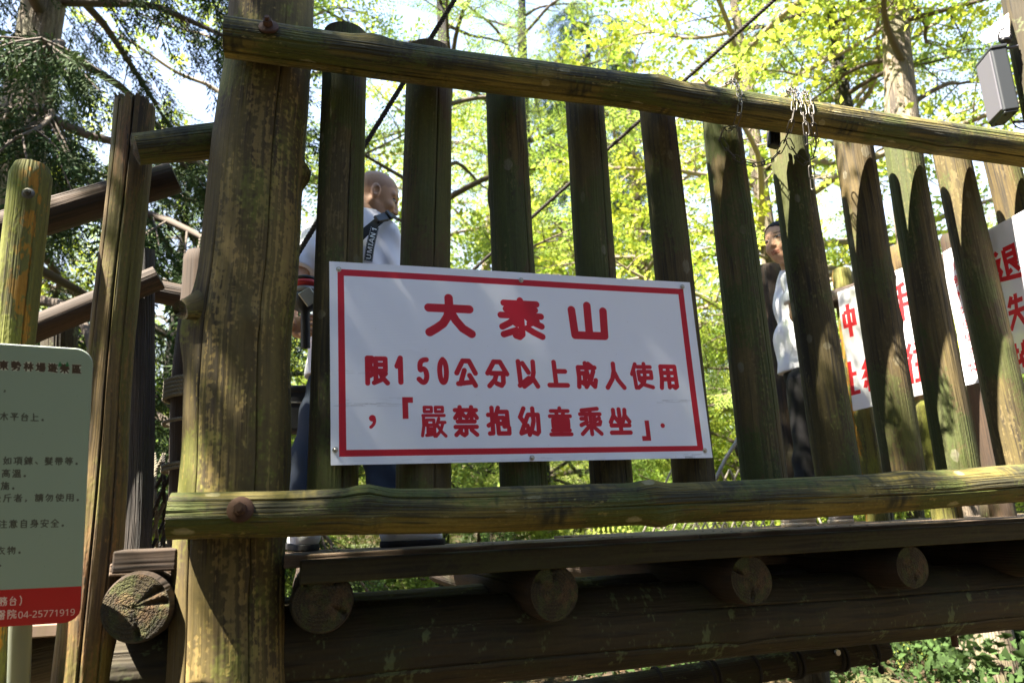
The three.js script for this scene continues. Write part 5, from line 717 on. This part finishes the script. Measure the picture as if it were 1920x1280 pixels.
// limbs and spray placements of a tree, in its own coordinates
function growth(o) {
  reseed(o.seed); const H = o.H, trunk = [], lean = o.lean ?? [0, 0];
  for (let i = 0; i <= 6; i++) { const t = i / 6; trunk.push(V3(lean[0] * t * t + 0.10 * n1(t * 3 + o.seed, 3) * H * 0.08, t * H, lean[1] * t * t + 0.10 * n1(t * 3 + o.seed, 9) * H * 0.08)); }
  trunk[0].y = -0.3;
  const tc = new THREE.CatmullRomCurve3(trunk), limbs = [], mats = [], q = new THREE.Quaternion(), up = V3(0, 1, 0);
  const put = (p, d, s) => { q.setFromUnitVectors(up, d.clone().normalize()); const q2 = q.clone().multiply(new THREE.Quaternion().setFromAxisAngle(up, rr(0, 6.28))); mats.push(new THREE.Matrix4().compose(p, q2, V3(s, s, s))); };
  for (let i = 0; i < o.limbs; i++) {
    const t = lerp(o.from, 0.98, Math.pow((i + rnd() * 0.8) / o.limbs, 0.9)), az = i * 2.399 + rr(-0.5, 0.5), st = tc.getPointAt(t), f = (t - o.from) / (1 - o.from);
    const prof = o.kind === 'cedar' ? 1.0 - 0.75 * f : Math.sin(Math.PI * (0.22 + 0.72 * f)), L = o.R * prof * rr(0.7, 1.12), rise = o.kind === 'cedar' ? rr(-0.15, 0.15) : rr(0.15, 0.75) * (0.6 + 0.6 * f), droop = o.kind === 'cedar' ? 0.5 : 0.16;
    const pts = []; for (let k = 0; k <= 5; k++) { const s = k / 5; pts.push(st.clone().add(V3(Math.cos(az) * L * s + 0.07 * L * n1(s * 3 + i, 21), L * (rise * s - droop * s * s) + 0.05 * L * n1(s * 4 + i, 22), Math.sin(az) * L * s + 0.07 * L * n1(s * 3 + i, 23)))); }
    limbs.push(twig(pts, 0.012 + 0.014 * L * (o.thick ?? 1), 0.006)); const lc = new THREE.CatmullRomCurve3(pts);
    const nt = Math.round(o.twigs * (0.4 + L / o.R));
    for (let k = 0; k < nt; k++) {
      const s = lerp(0.22, 1, Math.pow((k + rnd()) / nt, 0.75)), b = lc.getPointAt(s), tg = lc.getTangentAt(s), sd = V3(-tg.z, 0, tg.x).normalize().multiplyScalar((k % 2 ? 1 : -1) * rr(0.4, 1.1)), dir = tg.clone().multiplyScalar(rr(0.3, 0.9)).add(sd).add(V3(0, o.kind === 'cedar' ? rr(-0.9, -0.1) : rr(-0.35, 0.55), 0)).normalize(), tl = rr(0.3, 0.8) * (o.twigLen ?? 1) * (1.25 - 0.5 * s);
      const e = b.clone().addScaledVector(dir, tl).add(V3(0, -0.15 * tl, 0)); limbs.push(twig([b, b.clone().lerp(e, 0.5).add(V3(0, 0.05 * tl, 0)), e], 0.009, 0.004));
      const ns = Math.max(2, Math.round(o.sprays * tl));
      for (let m = 0; m < ns; m++) { const w = (m + rnd()) / ns, pp = b.clone().lerp(e, w).add(V3(rr(-1, 1), rr(-1, 1), rr(-1, 1)).multiplyScalar(0.08)), d = dir.clone().add(V3(rr(-1, 1), o.kind === 'cedar' ? rr(-1.5, 0.0) : rr(-0.7, 0.6), rr(-1, 1)).multiplyScalar(0.85)); put(pp, d, rr(0.7, 1.25) * (o.leaf ?? 1)); }
    }
  }
  return { trunk, limbs: mergeGeometries(limbs), mats };
}
const PROTO = {};
function proto(key, o) { if (!PROTO[key]) { const g = growth(o), r = o.trunk ?? 0.14; const lg = logGeometry(g.trunk, [r * 1.35, r * 1.05, r, r * 0.85, r * 0.65, r * 0.42, r * 0.12], { seed: o.seed, m: 20, n: 40, rough: 0.08, us: 2, vlen: 1.6 }); PROTO[key] = { o, lg, limbs: g.limbs, mats: g.mats, cols: g.mats.map((_, i) => 0.72 + 0.56 * hash2(i, 3, o.seed)), hue: g.mats.map((_, i) => hash2(i, 7, o.seed)) }; } return PROTO[key]; }
function crownOf(pr, mat) {
  const m = new THREE.InstancedMesh(SPRAY[pr.o.kind][pr.o.seed % 2], mat, pr.mats.length), c = new THREE.Color(); m.name = 'crown'; m.userData.kind = 'stuff'; m.castShadow = m.receiveShadow = true;
  pr.mats.forEach((a, i) => { m.setMatrixAt(i, a); const k = pr.cols[i], h = pr.hue[i]; m.setColorAt(i, c.setRGB(k * (0.85 + 0.3 * h), k, k * (1.1 - 0.3 * h))); }); return m;
}
// one tree: tree > trunk, branches, crown
function tree(key, o, at, turn, scale, name, label, group, mat = LEAF[o.kind], bark = WOOD.bark, twm = twigMat) {
  const pr = proto(key, o), t = thing(name, label, 'tree', V3(at.x, groundY(at.x, at.z), at.z), group); t.rotation.y = turn; t.scale.setScalar(scale);
  part('trunk', pr.lg.body, bark, t); part('branches', pr.limbs, twm, t); t.add(crownOf(pr, mat)); return t;
}
// where a pixel column meets the ground plan at a horizontal distance from the camera
const plan = (px, dist) => { const r = dirOf(px, 900), k = dist / Math.hypot(r.x, r.z); return V3(EYE.x + r.x * k, 0, EYE.z + r.z * k); };
const K = {
  cedarA: { kind: 'cedar', seed: 501, H: 13, from: 0.16, limbs: 66, R: 3.5, twigs: 17, sprays: 10, trunk: 0.20, leaf: 1.15, thick: 1.1 },
  broadA: { kind: 'broad', seed: 512, H: 8.5, from: 0.2, limbs: 28, R: 2.9, twigs: 12, sprays: 6, trunk: 0.11 },
  broadB: { kind: 'broad', seed: 523, H: 10, from: 0.25, limbs: 24, R: 3.0, twigs: 10, sprays: 5, trunk: 0.12, lean: [0.8, 0.3] },
  featherA: { kind: 'feather', seed: 531, H: 12, from: 0.14, limbs: 34, R: 2.5, twigs: 9, sprays: 4.5, trunk: 0.15, leaf: 1.2 },
  featherB: { kind: 'feather', seed: 544, H: 14, from: 0.22, limbs: 30, R: 2.7, twigs: 8, sprays: 4.5, trunk: 0.18, leaf: 1.25 },
  paleTall: { kind: 'feather', seed: 571, H: 13, from: 0.42, limbs: 30, R: 2.4, twigs: 8, sprays: 4.5, trunk: 0.16, leaf: 1.1, lean: [2.2, 0] },
  thinTall: { kind: 'feather', seed: 577, H: 12, from: 0.5, limbs: 22, R: 2.0, twigs: 7, sprays: 4.5, trunk: 0.075, leaf: 1.1 },
  shrubA: { kind: 'broad', seed: 552, H: 2.6, from: 0.08, limbs: 16, R: 1.3, twigs: 9, sprays: 7, trunk: 0.03, leaf: 0.9 },
  shrubB: { kind: 'feather', seed: 561, H: 3.0, from: 0.06, limbs: 18, R: 1.4, twigs: 9, sprays: 7, trunk: 0.03 },
};
const list = [
  // key, pixel column, distance, turn, scale, name, label, leaf, bark
  ['cedarA', -70, 7.6, 0.6, 1.1, 'cedar_tree', 'dark drooping cedar whose trunk stands left of the lichen post', LEAF.cedar, WOOD.bark],
  ['broadB', 395, 9.5, 2.2, 1.05, 'broadleaf_tree', 'pale yellow green tree showing between the split post and the big post', LEAF.broad, WOOD.bark],
  ['featherA', 300, 15, 1.0, 0.8, 'feathery_tree', 'mid green feathery tree behind the stair rails', LEAF.feather, WOOD.barkDark],
  ['broadA', 770, 12, 3.0, 1.1, 'broadleaf_tree', 'yellow green tree rising right of the shaven head', LEAF.broad, WOOD.bark],
  ['featherA', 820, 8.6, 5.0, 0.95, 'feathery_tree', 'green feathery tree behind the upper left of the sign', LEAF.feather, WOOD.barkDark],
  ['featherB', 1010, 12, 2.6, 1.0, 'feathery_tree', 'tall feathery tree above the middle of the sign', LEAF.feather, WOOD.barkDark],
  ['cedarA', 1150, 13.5, 2.0, 0.95, 'cedar_tree', 'dark conifer above the top rail over the sign', LEAF.dark, WOOD.barkDark],
  ['broadA', 1490, 8.4, 0.5, 1.12, 'broadleaf_tree', 'bright yellow green maple like tree above the chain', LEAF.broad, WOOD.bark],
  ['broadA', 1690, 10.5, 4.2, 1.15, 'broadleaf_tree', 'bright yellow green tree left of the grey loudspeaker', LEAF.broad, WOOD.bark],
  ['paleTall', 1790, 7.2, 0.25, 1.0, 'feathery_tree', 'tree with a thick pale sunlit trunk below the girder', LEAF.feather, WOOD.bark],
  ['thinTall', 1703, 8.2, 5.5, 1.0, 'feathery_tree', 'tree with a thin dark trunk below the girder', LEAF.feather, WOOD.barkDark],
  ['broadB', 900, 17, 1.1, 1.25, 'broadleaf_tree', 'far yellow green tree beyond the pickets', LEAF.broad, WOOD.bark],
  ['broadA', 1230, 10.2, 1.9, 1.0, 'broadleaf_tree', 'yellow green tree behind the right part of the sign', LEAF.broad, WOOD.bark],
];
for (const [k, px, d, turn, sc, name, label, mat, bark] of list) tree(k, K[k], plan(px, d), turn, sc, name, label, 'trees of the wood behind the fence', mat, bark, k === 'broadA' || k === 'broadB' ? twigPale : twigMat);
// trees round the camera, outside the frame: they shade the fence from the open sky, and one dapples it
[[4.8, 7.2, 1, 1.0, 'dark conifer standing behind the viewer to the right'], [-3.6, 7.4, 2, 1.05, 'dark conifer standing behind the viewer to the left'], [0.8, 9.2, 3, 1.1, 'tall dark conifer straight behind the viewer'], [8.6, 4.2, 4, 1.0, 'dark conifer at the open end of the platform'], [-7.2, 5.0, 5, 1.0, 'dark conifer beside the stairs'], [-6, 3.9, 1.5, 0.95, 'dark conifer left of the viewer'], [-4.6, 2.9, 3.5, 0.75, 'small dark conifer close to the stairs'], [9, 10, 0.4, 1.1, 'far dark conifer behind the viewer to the right'], [-3, 12, 0.9, 1.1, 'far dark conifer behind the viewer to the left'], [4, 12.5, 5.2, 1.1, 'farthest dark conifer behind the viewer']].forEach(([x, z, turn, sc, label]) => tree('cedarA', K.cedarA, V3(x, 0, z), turn, sc, 'forest_tree', label, 'trees round the viewer', LEAF.dark, WOOD.barkDark));
tree('shade', { kind: 'broad', seed: 590, H: 8.5, from: 0.84, limbs: 26, R: 0.62, twigs: 8, sprays: 11, trunk: 0.06 }, V3(-2.95, 0, 1.05), 0.3, 1, 'forest_tree', 'slim leafy tree left of the viewer that dapples the sign', 'trees round the viewer', LEAF.broad, WOOD.bark);
tree('lean', { kind: 'broad', seed: 598, H: 5.6, from: 0.87, limbs: 18, R: 0.27, twigs: 6, sprays: 14, trunk: 0.05, leaf: 0.65, lean: [3.6, 0] }, V3(-3.2, 0, -0.45), 0, 1, 'forest_tree', 'slim tree leaning over the big post from the stairs', 'trees round the viewer', LEAF.broad, WOOD.bark);
// undergrowth one can tell apart
const shrubs = [[60, 8], [230, 8.5], [330, 7.5], [560, 8], [720, 9], [900, 8], [1080, 8.6], [1260, 9], [1420, 8.2], [1560, 11], [1640, 13], [1700, 16], [1960, 14], [1790, 12], [1890, 12.5], [1840, 15], [1600, 9.5], [1720, 11], [480, 11]];
shrubs.forEach(([px, d], i) => { const k = i % 2 ? 'shrubA' : 'shrubB', pr = proto(k, K[k]), a = plan(px, d), t = thing('shrub', 'leafy green shrub on the slope below the deck', 'shrub', V3(a.x, groundY(a.x, a.z), a.z), 'undergrowth behind the platform'); t.rotation.y = i * 1.7; t.scale.setScalar(0.85 + 0.35 * hash2(i, 2, 2)); part('branches', pr.limbs, twigMat, t); t.add(crownOf(pr, i % 3 === 1 ? LEAF.broad : LEAF.feather)); });
// low leafy ground cover on the slope behind the platform
{
  reseed(881); const n = 4400, m = new THREE.InstancedMesh(SPRAY.broad[1], LEAF.dark, n), c = new THREE.Color(), q = new THREE.Quaternion(), e = new THREE.Euler(); m.name = 'ground_cover'; tag(m, 'low leafy ground cover on the forest floor', 'ground cover', null, 'stuff'); m.castShadow = m.receiveShadow = true;
  for (let i = 0; i < n; i++) { const a = plan(rr(-100, 2080), rr(6.2, 16)); e.set(rr(-1.1, 1.1), rr(0, 6.28), rr(-1.1, 1.1)); q.setFromEuler(e); const s = rr(0.7, 1.5); m.setMatrixAt(i, new THREE.Matrix4().compose(V3(a.x, groundY(a.x, a.z) + rr(0, 0.25), a.z), q, V3(s, s, s))); const k = rr(0.5, 1.2); m.setColorAt(i, c.setRGB(k * 1.05, k, k * 0.9)); }
  scene.add(m);
}
// the far wood, one mass of foliage
{
  reseed(777); const n = 9000, m = new THREE.InstancedMesh(SPRAY.feather[0], LEAF.feather, n), c = new THREE.Color(), q = new THREE.Quaternion(), e = new THREE.Euler(); m.name = 'far_wood'; tag(m, 'far mass of green foliage deep in the wood', 'foliage', null, 'stuff'); m.castShadow = m.receiveShadow = true;
  for (let i = 0; i < n; i++) { const a = plan(rr(-150, 2100), rr(20, 34)), cl = n1(a.x * 0.55, 31) * n1(a.z * 0.5, 33), y = groundY(a.x, a.z) + Math.pow(rnd(), 1.3) * (7 + 6 * cl); e.set(rr(-2, 2), rr(0, 6.28), rr(-2, 2)); q.setFromEuler(e); const s = rr(1.6, 3.4); m.setMatrixAt(i, new THREE.Matrix4().compose(V3(a.x, y, a.z), q, V3(s, s, s))); const k = rr(0.6, 1.3); m.setColorAt(i, c.setRGB(k * 1.15, k * 1.05, k * 0.9)); }
  scene.add(m);
}
renderer.render(scene, camera);
